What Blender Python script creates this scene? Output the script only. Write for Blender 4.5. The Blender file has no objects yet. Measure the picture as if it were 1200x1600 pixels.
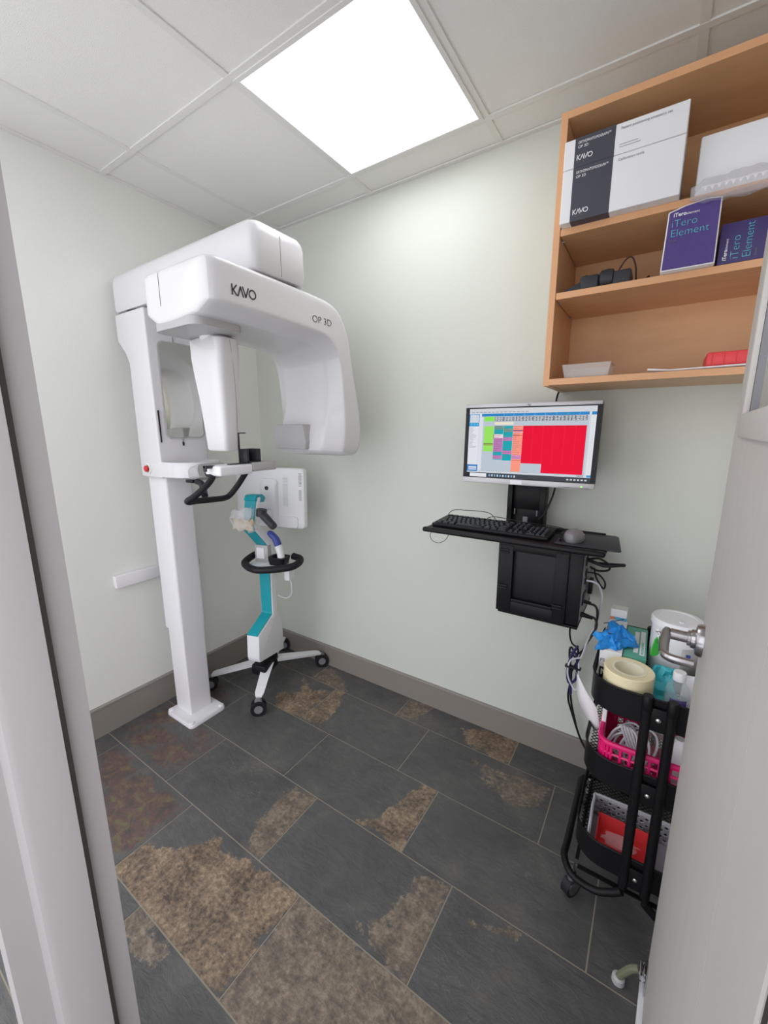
import bpy, bmesh, math, random
from mathutils import Vector, Matrix, noise
random.seed(4)
S = bpy.context.scene
COL = S.collection
PI = math.pi
H = 2.527            # ceiling height
XR = 2.72            # right wall
YF = -1.540          # room face of the door wall
YO = -1.675          # corridor face of the door wall
YC = -3.1            # far side of the corridor
CAM = Vector((2.11111, -1.77126, 1.45467))

# ---------------------------------------------------------------- materials
def s2l(c):
    return tuple(((v/255)/12.92 if v/255 <= .04045 else ((v/255+.055)/1.055)**2.4) for v in c)
def mat(name, rgb, rough=.5, metal=0, coat=0, trans=0, ior=1.45, emis=None, estr=0, alpha=1, spec=.5, bump=None, vary=None):
    m = bpy.data.materials.new(name); m.use_nodes = True
    nt = m.node_tree; b = nt.nodes['Principled BSDF']
    c = s2l(rgb)+(1,)
    b.inputs['Base Color'].default_value = c
    b.inputs['Roughness'].default_value = rough
    b.inputs['Metallic'].default_value = metal
    b.inputs['Coat Weight'].default_value = coat
    b.inputs['Transmission Weight'].default_value = trans
    b.inputs['IOR'].default_value = ior
    b.inputs['Alpha'].default_value = alpha
    b.inputs['Specular IOR Level'].default_value = spec
    if emis:
        b.inputs['Emission Color'].default_value = s2l(emis)+(1,)
        b.inputs['Emission Strength'].default_value = estr
    tc = nt.nodes.new('ShaderNodeTexCoord')
    if vary:                                  # (scale, amount) small colour variation
        n = nt.nodes.new('ShaderNodeTexNoise'); n.inputs['Scale'].default_value = vary[0]; n.inputs['Detail'].default_value = 4
        mp = nt.nodes.new('ShaderNodeMapping')
        if len(vary) > 2: mp.inputs['Scale'].default_value = vary[2]
        nt.links.new(tc.outputs['Object'], mp.inputs[0]); nt.links.new(mp.outputs[0], n.inputs['Vector'])
        mx = nt.nodes.new('ShaderNodeMix'); mx.data_type = 'RGBA'
        k = vary[1]
        mx.inputs[6].default_value = tuple(v*(1-k) for v in c[:3])+(1,)
        mx.inputs[7].default_value = tuple(min(1, v*(1+k)) for v in c[:3])+(1,)
        nt.links.new(n.outputs['Fac'], mx.inputs[0]); nt.links.new(mx.outputs[2], b.inputs['Base Color'])
    if bump:
        n2 = nt.nodes.new('ShaderNodeTexNoise'); n2.inputs['Scale'].default_value = bump[0]; n2.inputs['Detail'].default_value = 3
        nt.links.new(tc.outputs['Object'], n2.inputs['Vector'])
        bp = nt.nodes.new('ShaderNodeBump'); bp.inputs['Strength'].default_value = bump[1]; bp.inputs['Distance'].default_value = .002
        nt.links.new(n2.outputs['Fac'], bp.inputs['Height']); nt.links.new(bp.outputs[0], b.inputs['Normal'])
    return m

M = {}
M['wall'] = mat('wall_paint', (228, 228, 223), .6, bump=(160, .25))
M['wall2'] = mat('back_wall_colour', (211, 214, 205), .6, bump=(160, .25))  # back wall only: darker and greener than the colour on the other walls
M['ceil'] = mat('ceiling_tile', (236, 235, 232), .9, bump=(400, .6), vary=(300, .03))
M['grid'] = mat('grid_metal', (228, 227, 224), .6)
M['base'] = mat('baseboard_vinyl', (140, 133, 126), .45, bump=(60, .1))
M['frame'] = mat('door_frame_paint', (176, 171, 171), .5, bump=(90, .15))
M['door'] = mat('door_laminate', (194, 190, 185), .5, vary=(3, .05, (8, 8, .5)), bump=(120, .1))
M['gasket'] = mat('gasket', (52, 46, 42), .8)
M['white'] = mat('gloss_white', (219, 218, 221), .24, coat=.2, spec=.5)
M['white2'] = mat('satin_white', (228, 226, 230), .42)
M['white3'] = mat('white_plastic', (232, 232, 236), .35)
M['lgrey'] = mat('light_grey_plastic', (176, 175, 176), .4)
M['mgrey'] = mat('mid_grey_plastic', (128, 127, 130), .4)
M['dgrey'] = mat('dark_grey_plastic', (52, 53, 58), .45, spec=.4)
M['seam'] = mat('seam_dark', (120, 118, 118), .6)
M['black'] = mat('black_plastic', (20, 20, 23), .42, spec=.35, bump=(200, .1))
M['rubber'] = mat('black_rubber', (26, 26, 32), .55, spec=.4, bump=(300, .2))
M['bmetal'] = mat('black_powder_coat', (17, 16, 19), .42, spec=.3, bump=(350, .15))
M['mirror'] = mat('mirror_glass', (226, 228, 222), .04, metal=1)
M['chrome'] = mat('chrome', (205, 205, 208), .18, metal=1)
M['satin'] = mat('satin_steel', (178, 176, 178), .28, metal=1)
M['silver'] = mat('silver_plastic', (184, 182, 184), .35, metal=.4)
M['teal'] = mat('teal_plastic', (22, 158, 172), .4)
M['red'] = mat('red_plastic', (205, 30, 50), .3)
M['yellow'] = mat('yellow_ring', (214, 200, 140), .5)
M['blue'] = mat('blue_plastic', (58, 74, 150), .35)
M['cable'] = mat('black_cable', (24, 24, 27), .45)
M['wcable'] = mat('white_cable', (226, 224, 232), .4)
M['brcable'] = mat('brown_cable', (52, 30, 28), .5)
M['ncable'] = mat('navy_cable', (44, 38, 96), .45)
M['navy'] = mat('slate_card', (72, 72, 84), .55)
M['card'] = mat('white_card', (238, 238, 240), .55)
M['purple'] = mat('purple_card', (84, 66, 134), .5, vary=(60, .06))
M['dpurple'] = mat('dark_purple_card', (66, 54, 108), .5, vary=(60, .06))
M['inkwhite'] = mat('white_ink', (240, 240, 244), .6)
M['inkteal'] = mat('teal_ink', (96, 196, 210), .6)
M['purpledot'] = mat('lilac_ink', (104, 92, 160), .6)
M['inkpale'] = mat('pale_grey_ink', (168, 168, 174), .6)
M['inkgrey'] = mat('grey_ink', (120, 120, 124), .6)
M['inkdark'] = mat('dark_ink', (62, 56, 62), .5)
M['paper'] = mat('paper', (240, 238, 242), .7)
M['redbox'] = mat('red_box_plastic', (226, 66, 70), .4)
M['pink'] = mat('magenta_plastic', (224, 24, 110), .3)
M['tape'] = mat('cream_film_roll', (243, 230, 190), .35)
M['tape2'] = mat('cream_core', (238, 232, 208), .5)
M['green'] = mat('green_tag', (60, 178, 66), .35)
M['teabox'] = mat('sea_green_card', (98, 178, 156), .5)
M['glove'] = mat('blue_nitrile', (40, 148, 232), .45)
M['pouch'] = mat('teal_film', (64, 186, 200), .25)
M['bisc'] = mat('tan_paper', (196, 178, 150), .6)
M['basket'] = mat('grey_basket_plastic', (176, 176, 184), .45)
M['olive'] = mat('olive_rubber', (112, 114, 92), .5)
M['orange'] = mat('orange_ink', (226, 140, 100), .5)
M['skyblue'] = mat('sky_ink', (90, 180, 220), .5)
M['led'] = mat('green_led', (120, 230, 90), .4, emis=(120, 255, 80), estr=2)

def clear(name, rgb, rough, fac):
    """thin clear plastic: part transparent, part glossy / milky"""
    m = bpy.data.materials.new(name); m.use_nodes = True; nt = m.node_tree
    b = nt.nodes['Principled BSDF']; b.inputs['Base Color'].default_value = s2l(rgb)+(1,); b.inputs['Roughness'].default_value = rough
    t = nt.nodes.new('ShaderNodeBsdfTransparent'); mx = nt.nodes.new('ShaderNodeMixShader'); mx.inputs[0].default_value = fac
    nt.links.new(t.outputs[0], mx.inputs[1]); nt.links.new(b.outputs[0], mx.inputs[2])
    nt.links.new(mx.outputs[0], nt.nodes['Material Output'].inputs[0])
    return m
M['clear'] = clear('clear_film', (235, 235, 240), .12, .2)
M['clear2'] = clear('frosted_tray', (222, 218, 214), .25, .32)
M['clear3'] = clear('clear_bottle', (214, 226, 232), .06, .2)
M['glass'] = clear('door_glass', (205, 215, 210), .03, .05)

def wood():
    m = bpy.data.materials.new('maple_veneer'); m.use_nodes = True; nt = m.node_tree; b = nt.nodes['Principled BSDF']
    tc = nt.nodes.new('ShaderNodeTexCoord'); mp = nt.nodes.new('ShaderNodeMapping'); mp.inputs['Scale'].default_value = (1.2, 6, 6)
    n = nt.nodes.new('ShaderNodeTexNoise'); n.inputs['Scale'].default_value = 3; n.inputs['Detail'].default_value = 6; n.inputs['Roughness'].default_value = .65
    n2 = nt.nodes.new('ShaderNodeTexNoise'); n2.inputs['Scale'].default_value = 2.2; n2.inputs['Detail'].default_value = 2
    cr = nt.nodes.new('ShaderNodeValToRGB')
    cr.color_ramp.elements[0].position = .3; cr.color_ramp.elements[0].color = s2l((206, 158, 112))+(1,)
    cr.color_ramp.elements[1].position = .7; cr.color_ramp.elements[1].color = s2l((228, 184, 138))+(1,)
    mx = nt.nodes.new('ShaderNodeMath'); mx.operation = 'ADD'
    ml = nt.nodes.new('ShaderNodeMath'); ml.operation = 'MULTIPLY'; ml.inputs[1].default_value = .5
    ml2 = nt.nodes.new('ShaderNodeMath'); ml2.operation = 'MULTIPLY'; ml2.inputs[1].default_value = .5
    L = nt.links.new
    L(tc.outputs['Object'], mp.inputs[0]); L(mp.outputs[0], n.inputs['Vector']); L(tc.outputs['Object'], n2.inputs['Vector'])
    L(n.outputs['Fac'], ml.inputs[0]); L(n2.outputs['Fac'], ml2.inputs[0]); L(ml.outputs[0], mx.inputs[0]); L(ml2.outputs[0], mx.inputs[1])
    L(mx.outputs[0], cr.inputs[0]); L(cr.outputs[0], b.inputs['Base Color'])
    b.inputs['Roughness'].default_value = .42
    return m
M['wood'] = wood()
M['woodedge'] = mat('maple_edge_band', (222, 168, 124), .45, vary=(20, .06, (1, 1, 1)))

def slate():
    m = bpy.data.materials.new('slate_tile'); m.use_nodes = True; nt = m.node_tree; b = nt.nodes['Principled BSDF']; L = nt.links.new
    N = nt.nodes.new
    at = N('ShaderNodeAttribute'); at.attribute_name = 'stain'
    sep = N('ShaderNodeSeparateColor'); L(at.outputs['Color'], sep.inputs[0])
    tc = N('ShaderNodeTexCoord')
    def noi(scale, det, rough=.5, dist=0, mapscale=None):
        n = N('ShaderNodeTexNoise'); n.inputs['Scale'].default_value = scale; n.inputs['Detail'].default_value = det
        n.inputs['Roughness'].default_value = rough; n.inputs['Distortion'].default_value = dist
        if mapscale:
            mp = N('ShaderNodeMapping'); mp.inputs['Scale'].default_value = mapscale; mp.inputs['Rotation'].default_value = (0, 0, .5)
            L(tc.outputs['Object'], mp.inputs[0]); L(mp.outputs[0], n.inputs['Vector'])
        else: L(tc.outputs['Object'], n.inputs['Vector'])
        return n.outputs['Fac']
    def math_(op, a, c=None, clamp=False):
        n = N('ShaderNodeMath'); n.operation = op; n.use_clamp = clamp
        for i, v in enumerate((a, c)):
            if v is None: continue
            if isinstance(v, (int, float)): n.inputs[i].default_value = v
            else: L(v, n.inputs[i])
        return n.outputs[0]
    def ramp(f, *st):
        r = N('ShaderNodeValToRGB'); e = r.color_ramp.elements
        while len(e) < len(st): e.new(.5)
        for k, (p, c) in enumerate(st): e[k].position = p; e[k].color = s2l(c)+(1,)
        L(f, r.inputs[0]); return r.outputs[0]
    def mix(f, a, c):
        n = N('ShaderNodeMix'); n.data_type = 'RGBA'; L(f, n.inputs[0]); L(a, n.inputs[6]); L(c, n.inputs[7]); return n.outputs[2]
    big = noi(5, 6, .6, .6); fine = noi(70, 5, .7); mid = noi(22, 6, .65, .4)
    dark = ramp(big, (.3, (74, 74, 75)), (.55, (86, 85, 85)), (.75, (100, 98, 95)))
    blob = noi(9, 8, .72, .3)
    vein = noi(6, 5, .55, 2.5, (1, 4, 1))
    vm = ramp(math_('ABSOLUTE', math_('SUBTRACT', vein, .5)), (0, (0, 0, 0)), (.012, (0, 0, 0)))
    # thin pale veins
    vf = math_('LESS_THAN', math_('ABSOLUTE', math_('SUBTRACT', vein, .5)), .0035)
    vf = math_('MULTIPLY', vf, math_('GREATER_THAN', noi(3, 2), .55))
    pale = N('ShaderNodeRGB'); pale.outputs[0].default_value = s2l((136, 133, 128))+(1,)
    dark = mix(math_('MULTIPLY', vf, .5), dark, pale.outputs[0])
    brown = ramp(math_('ADD', math_('MULTIPLY', blob, .5), math_('MULTIPLY', fine, .5)), (.40, (74, 65, 58)), (.47, (108, 92, 78)), (.53, (132, 114, 96)), (.61, (162, 143, 120)))
    brown2 = ramp(math_('ADD', math_('MULTIPLY', mid, .5), math_('MULTIPLY', fine, .5)), (.40, (88, 80, 73)), (.5, (114, 102, 91)), (.60, (142, 129, 114)))
    red = ramp(mid, (.35, (72, 70, 66)), (.52, (100, 78, 74)), (.62, (104, 98, 74)))
    edge = math_('MULTIPLY', math_('SUBTRACT', math_('ADD', math_('MULTIPLY', blob, .75), math_('MULTIPLY', fine, .25)), .5), 2.2)
    def mask(ch):
        v = math_('ADD', ch, edge)
        return math_('MULTIPLY', math_('SUBTRACT', v, .42), 9.0, True)
    rip0 = noi(11, 8, .68, 1.2, (1, 2.6, 1))
    hv = N('ShaderNodeHueSaturation'); L(math_('ADD', math_('MULTIPLY', rip0, .8), .6), hv.inputs['Value']); L(dark, hv.inputs['Color']); dark = hv.outputs[0]
    c = mix(mask(sep.outputs[0]), dark, brown)
    c = mix(mask(sep.outputs[1]), c, brown2)
    c = mix(mask(sep.outputs[2]), c, red)
    L(c, b.inputs['Base Color'])
    b.inputs['Specular IOR Level'].default_value = .45
    L(math_('ADD', math_('MULTIPLY', fine, .3), .3), b.inputs['Roughness'])
    rip = noi(16, 8, .62, .8, (1, 2.2, 1))
    bp = N('ShaderNodeBump'); bp.inputs['Strength'].default_value = .5; bp.inputs['Distance'].default_value = .007
    L(math_('ADD', rip, math_('MULTIPLY', fine, .15)), bp.inputs['Height']); L(bp.outputs[0], b.inputs['Normal'])
    return m
M['slate'] = slate()
M['grout'] = mat('grout', (150, 143, 130), .85)

def screenmat():
    m = bpy.data.materials.new('screen_picture'); m.use_nodes = True; nt = m.node_tree; b = nt.nodes['Principled BSDF']
    at = nt.nodes.new('ShaderNodeAttribute'); at.attribute_name = 'pix'
    b.inputs['Base Color'].default_value = (0, 0, 0, 1); b.inputs['Roughness'].default_value = .4; b.inputs['Specular IOR Level'].default_value = .08
    nt.links.new(at.outputs['Color'], b.inputs['Emission Color']); b.inputs['Emission Strength'].default_value = SCR
    return m
SCR = 1.0
M['screen'] = screenmat()
M['lamp'] = mat('light_diffuser', (240, 240, 242), .5, emis=(243, 246, 255), estr=1.0)

# ---------------------------------------------------------------- geometry helpers
W = {}
def tag(o, label=None, cat=None, group=None, kind=None):
    if label: o['label'] = label
    if cat: o['category'] = cat
    if group: o['group'] = group
    if kind: o['kind'] = kind
    return o
def thing(name, loc, label=None, cat=None, rz=0, group=None, kind=None):
    o = bpy.data.objects.new(name, None); COL.objects.link(o); o.empty_display_size = .05
    o.location = loc; o.rotation_euler = (0, 0, rz)
    W[o] = Matrix.Translation(loc) @ Matrix.Rotation(rz, 4, 'Z')
    return tag(o, label, cat, group, kind)
def obj(name, bm, m, parent=None, local=False, label=None, cat=None, group=None, kind=None, ang=35, origin=None):
    for f in bm.faces: f.smooth = True
    bm.normal_update()
    for e in bm.edges:
        if len(e.link_faces) == 2 and e.calc_face_angle(0) > math.radians(ang): e.smooth = False
    me = bpy.data.meshes.new(name); bm.to_mesh(me); bm.free()
    for k in (m if isinstance(m, (list, tuple)) else [m]): me.materials.append(k)
    o = bpy.data.objects.new(name, me); COL.objects.link(o)
    if parent is not None:
        if not local: me.transform(W[parent].inverted())
        o.parent = parent; W[o] = W[parent]
    else:
        if origin is None:
            bb = [Vector(v.co) for v in me.vertices]
            origin = ((min(v.x for v in bb)+max(v.x for v in bb))/2, (min(v.y for v in bb)+max(v.y for v in bb))/2, min(v.z for v in bb))
        me.transform(Matrix.Translation(-Vector(origin))); o.location = origin; W[o] = Matrix.Translation(origin)
    return tag(o, label, cat, group, kind)
def BM(): return bmesh.new()
def box(bm, a, b, bev=0, seg=2, mi=0, mtx=None):
    a = Vector(a); b = Vector(b)
    r = bmesh.ops.create_cube(bm, size=1)
    vs = r['verts']
    for v in vs: v.co = Vector(((a.x+b.x)/2+v.co.x*(b.x-a.x), (a.y+b.y)/2+v.co.y*(b.y-a.y), (a.z+b.z)/2+v.co.z*(b.z-a.z)))
    fs = {f for v in vs for f in v.link_faces}
    for f in fs: f.material_index = mi
    if bev > 0:
        es = {e for v in vs for e in v.link_edges}
        r2 = bmesh.ops.bevel(bm, geom=list(es), offset=bev, segments=seg, affect='EDGES', profile=.5, clamp_overlap=True)
        vs = set(r2['verts']) | {v for f in r2['faces'] for v in f.verts} | {v for v in vs if v.is_valid}
        for f in {f for v in vs for f in v.link_faces}: f.material_index = mi
    if mtx is not None:
        for v in set(vs): v.co = mtx @ v.co
    return bm
def cyl(bm, p, q, r1, r2=None, n=24, mi=0, cap=True):
    p = Vector(p); q = Vector(q); d = (q-p); r2 = r1 if r2 is None else r2
    z = d.normalized(); x = z.orthogonal().normalized(); y = z.cross(x)
    A = [bm.verts.new(p+r1*(math.cos(2*PI*i/n)*x+math.sin(2*PI*i/n)*y)) for i in range(n)]
    B = [bm.verts.new(q+r2*(math.cos(2*PI*i/n)*x+math.sin(2*PI*i/n)*y)) for i in range(n)]
    for i in range(n): bm.faces.new((A[i], A[(i+1) % n], B[(i+1) % n], B[i])).material_index = mi
    if cap:
        bm.faces.new(A[::-1]).material_index = mi; bm.faces.new(B).material_index = mi
    return bm
def lathe(bm, c, prof, n=32, axis='z', mi=0):
    """prof: list of (radius, height) revolved around axis through c"""
    c = Vector(c); R = []
    for r, h in prof:
        ring = []
        for i in range(n):
            a = 2*PI*i/n; v = Vector((r*math.cos(a), r*math.sin(a), h))
            if axis == 'x': v = Vector((v.z, v.x, v.y))
            if axis == 'y': v = Vector((v.y, v.z, v.x))
            ring.append(bm.verts.new(c+v))
        R.append(ring)
    for k in range(len(R)-1):
        for i in range(n): bm.faces.new((R[k][i], R[k][(i+1) % n], R[k+1][(i+1) % n], R[k+1][i])).material_index = mi
    bm.faces.new(R[0][::-1]).material_index = mi; bm.faces.new(R[-1]).material_index = mi
    return bm
def smooth_path(pts, k=6):
    P = [Vector(p) for p in pts]
    if len(P) < 3: return P
    out = []
    for i in range(len(P)-1):
        p0 = P[max(i-1, 0)]; p1 = P[i]; p2 = P[i+1]; p3 = P[min(i+2, len(P)-1)]
        for j in range(k):
            t = j/k
            out.append(.5*((2*p1)+(-p0+p2)*t+(2*p0-5*p1+4*p2-p3)*t*t+(-p0+3*p1-3*p2+p3)*t**3))
    out.append(P[-1]); return out
def tube(bm, pts, r, n=8, smooth=True, k=6, mi=0, closed=False, flat=None):
    P = smooth_path(pts, k) if smooth else [Vector(p) for p in pts]
    rings = []; prev = None
    for i, p in enumerate(P):
        if closed: t = (P[(i+1) % len(P)]-P[i-1]).normalized()
        else: t = (P[min(i+1, len(P)-1)]-P[max(i-1, 0)]).normalized()
        if prev is None: x = t.orthogonal().normalized()
        else:
            x = prev-t*prev.dot(t)
            x = x.normalized() if x.length > 1e-6 else t.orthogonal().normalized()
        prev = x; y = t.cross(x)
        rr = r[i] if isinstance(r, list) else r
        fy = flat or 1
        rings.append([bm.verts.new(p+rr*(math.cos(2*PI*j/n)*x+fy*math.sin(2*PI*j/n)*y)) for j in range(n)])
    m_ = len(rings)
    for i in range(m_ if closed else m_-1):
        a, b = rings[i], rings[(i+1) % m_]
        for j in range(n): bm.faces.new((a[j], a[(j+1) % n], b[(j+1) % n], b[j])).material_index = mi
    if not closed:
        bm.faces.new(rings[0][::-1]).material_index = mi; bm.faces.new(rings[-1]).material_index = mi
    return bm
def prism(bm, poly, ax, lo, hi, bev=0, mi=0, seg=2):
    """poly of 2D points in the two other axes (cyclic order), extruded on axis ax"""
    def mk(u, v, w):
        return {'x': (w, u, v), 'y': (u, w, v), 'z': (u, v, w)}[ax]
    A = [bm.verts.new(mk(u, v, lo)) for u, v in poly]; B = [bm.verts.new(mk(u, v, hi)) for u, v in poly]
    n = len(poly); fs = []
    for i in range(n): fs.append(bm.faces.new((A[i], A[(i+1) % n], B[(i+1) % n], B[i])))
    fs.append(bm.faces.new(A[::-1])); fs.append(bm.faces.new(B))
    bmesh.ops.recalc_face_normals(bm, faces=fs)
    for f in fs: f.material_index = mi
    if bev:
        es = {e for f in fs for e in f.edges}
        bmesh.ops.bevel(bm, geom=list(es), offset=bev, segments=seg, affect='EDGES', profile=.5, clamp_overlap=True)
    return bm
def rrect(w, h, r, n=5, cx=0, cy=0):
    """rounded rectangle outline"""
    out = []
    for sx, sy, a0 in ((1, 1, 0), (-1, 1, 90), (-1, -1, 180), (1, -1, 270)):
        for i in range(n+1):
            a = math.radians(a0+90*i/n)
            out.append((cx+sx*(w/2-r)+r*math.cos(a), cy+sy*(h/2-r)+r*math.sin(a)))
    return out
def loft(bm, rings, cap=True, mi=0):
    R = [[bm.verts.new(p) for p in ring] for ring in rings]; n = len(R[0]); fs = []
    for k in range(len(R)-1):
        for i in range(n): fs.append(bm.faces.new((R[k][i], R[k][(i+1) % n], R[k+1][(i+1) % n], R[k+1][i])))
    if cap: fs.append(bm.faces.new(R[0][::-1])); fs.append(bm.faces.new(R[-1]))
    bmesh.ops.recalc_face_normals(bm, faces=fs)
    for f in fs: f.material_index = mi
    return bm
def subsurf(o, lv=2):
    md = o.modifiers.new('smooth', 'SUBSURF'); md.levels = lv; md.render_levels = lv
    for p in o.data.polygons: p.use_smooth = True
    return o
def frame_mtx(o, right, up):
    r = Vector(right).normalized(); u = Vector(up).normalized(); n = r.cross(u)
    return Matrix(((r.x, u.x, n.x, o[0]), (r.y, u.y, n.y, o[1]), (r.z, u.z, n.z, o[2]), (0, 0, 0, 1)))
def text(name, s, m, parent, o, right, up, size, align='LEFT', width=None, local=False, depth=.0004, bold=0):
    cu = bpy.data.curves.new(name, 'FONT'); cu.body = s; cu.size = size; cu.align_x = align; cu.extrude = depth; cu.offset = bold
    cu.resolution_u = 3
    t = bpy.data.objects.new(name+'_tmp', cu); COL.objects.link(t)
    me = bpy.data.meshes.new_from_object(t.evaluated_get(bpy.context.evaluated_depsgraph_get()))
    bpy.data.objects.remove(t); bpy.data.curves.remove(cu)
    if width:
        xs = [v.co.x for v in me.vertices]; k = width/(max(xs)-min(xs)); me.transform(Matrix.Diagonal((k, 1, 1, 1)))
    me.transform(frame_mtx(o, right, up))
    bm = BM(); bm.from_mesh(me); bpy.data.meshes.remove(me)
    return obj(name, bm, m, parent, local=local)
def strokes(bm, lines, mtx, w, depth=.0006):
    """flat raised pen strokes (lists of 2D points)"""
    for ln in lines:
        for (x0, y0), (x1, y1) in zip(ln, ln[1:]):
            d = Vector((x1-x0, y1-y0, 0)); L_ = d.length
            if L_ < 1e-6: continue
            d /= L_; nrm = Vector((-d.y, d.x, 0)); a = Vector((x0, y0, 0))-d*w*.35; b = Vector((x1, y1, 0))+d*w*.35
            q = [a+nrm*w/2, a-nrm*w/2, b-nrm*w/2, b+nrm*w/2]
            A = [bm.verts.new(mtx @ v) for v in q]; up = (mtx.to_3x3() @ Vector((0, 0, 1))).normalized()*depth; B = [bm.verts.new(mtx @ v+up) for v in q]
            for i in range(4): bm.faces.new((A[i], A[(i+1) % 4], B[(i+1) % 4], B[i]))
            bm.faces.new(B); bm.faces.new(A[::-1])
    return bm
def circ(cx, cy, rx, ry, n=20): return [(cx+rx*math.cos(2*PI*i/n), cy+ry*math.sin(2*PI*i/n)) for i in range(n+1)]
def kavo(name, m, parent, o, right, up, h):
    """four-letter mark: K, barless A, V, O"""
    mt = frame_mtx(o, right, up) @ Matrix.Scale(h, 4)
    L_ = [[(.05, 0), (.05, 1)], [(.62, 1), (.18, .5), (.62, 0)],
          [(.74, 0), (1.12, 1), (1.5, 0)][0:3], [(1.0, .35), (.9, 0)],
          [(1.42, 1), (1.8, 0), (2.18, 1)], circ(2.72, .5, .47, .47)]
    L_ = [[(.05, 0), (.05, 1)], [(.62, 1), (.18, .5), (.62, 0)], [(.78, 0), (1.14, .95), (1.5, 0), (1.86, 0)][0:3],
          [(1.44, 1.0), (1.82, .05), (2.20, 1.0)]]
    b = strokes(BM(), L_, mt, .15); n = 28; R_ = []
    for r_, w in ((.37, 0), (.37, .0007), (.52, .0007), (.52, 0)):
        R_.append([mt @ Vector((2.74+r_*math.cos(2*PI*i/n), .5+r_*math.sin(2*PI*i/n), w/h)) for i in range(n)])
    loft(b, R_, cap=False)
    return obj(name, b, m, parent)

# ---------------------------------------------------------------- the setting
def floor():
    PX0, PX1, PY0 = 0.0, XR, 0.0
    gap = .0022; Wd = .2943; Ld = .5892
    # stains: (world polygon, channel, tile row)
    ST = FLOOR_STAINS
    bm = BM(); lay = bm.verts.layers.float_color.new('stain')
    box(bm, (-.1, YC, -.03), (XR+.1, .1, -.0015), mi=1)
    def inside(p, poly):
        c = False; j = len(poly)-1
        for i in range(len(poly)):
            xi, yi = poly[i]; xj, yj = poly[j]
            if (yi > p[1]) != (yj > p[1]) and p[0] < (xj-xi)*(p[1]-yi)/(yj-yi)+xi: c = not c
            j = i
        return c
    def dist(p, poly):
        best = 9
        for i in range(len(poly)):
            a = Vector(poly[i-1]); b = Vector(poly[i]); q = Vector(p); ab = b-a
            t = max(0, min(1, (q-a).dot(ab)/max(ab.length_squared, 1e-9))); best = min(best, (q-a-ab*t).length)
        return best
    ytop = 0.0; row = 0
    while ytop > YC:
        ybot = -(.1728+row*Wd)
        off = .528+row*.19553; k0 = -int(off/Ld)-1
        x = off+k0*Ld
        while x < PX1:
            xa, xb = max(x, PX0), min(x+Ld, PX1)
            if xb-xa > .01:
                cxm, cym = (x+Ld/2), (-(.1728+row*Wd)+Wd/2)
                near = ybot > -1.75
                nx = max(1, int((xb-xa)/.012)) if near else 1; ny = max(1, int((ytop-ybot)/.012)) if near else 1
                sts = [s for s in ST if s[2] == row and any(x-.06 < q[0] < x+Ld+.06 for q in s[0]) and x < sum(q[0] for q in s[0])/len(s[0]) < x+Ld] if near else []
                g = []
                for j in range(ny+1):
                    r_ = []
                    for i in range(nx+1):
                        px = xa+gap+(xb-xa-2*gap)*i/nx; py = ybot+gap+(ytop-ybot-2*gap)*j/ny
                        v = bm.verts.new((px, py, 0)); c = [0, 0, 0, 1]
                        for poly, ch, _, amp in sts:
                            d = dist((px, py), poly); sgn = 1 if inside((px, py), poly) else -1
                            c[ch] = max(c[ch], amp*max(0, min(1, .5+sgn*d*14)))
                        v[lay] = c; r_.append(v)
                    g.append(r_)
                for j in range(ny):
                    for i in range(nx): bm.faces.new((g[j][i], g[j][i+1], g[j+1][i+1], g[j+1][i]))
                # skirt so each tile has thickness
                rim = g[0]+[r_[-1] for r_ in g[1:]]+g[-1][::-1][1:]+[r_[0] for r_ in g[::-1]][1:-1]
                low = [bm.verts.new((v.co.x, v.co.y, -.002)) for v in rim]
                for i in range(len(rim)): bm.faces.new((rim[i], low[i], low[(i+1) % len(rim)], rim[(i+1) % len(rim)]))
            x += Ld
        ytop = ybot; row += 1
    o = obj('floor', bm, [M['slate'], M['grout']], kind='structure', origin=(0, 0, 0))
    return o

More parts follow.
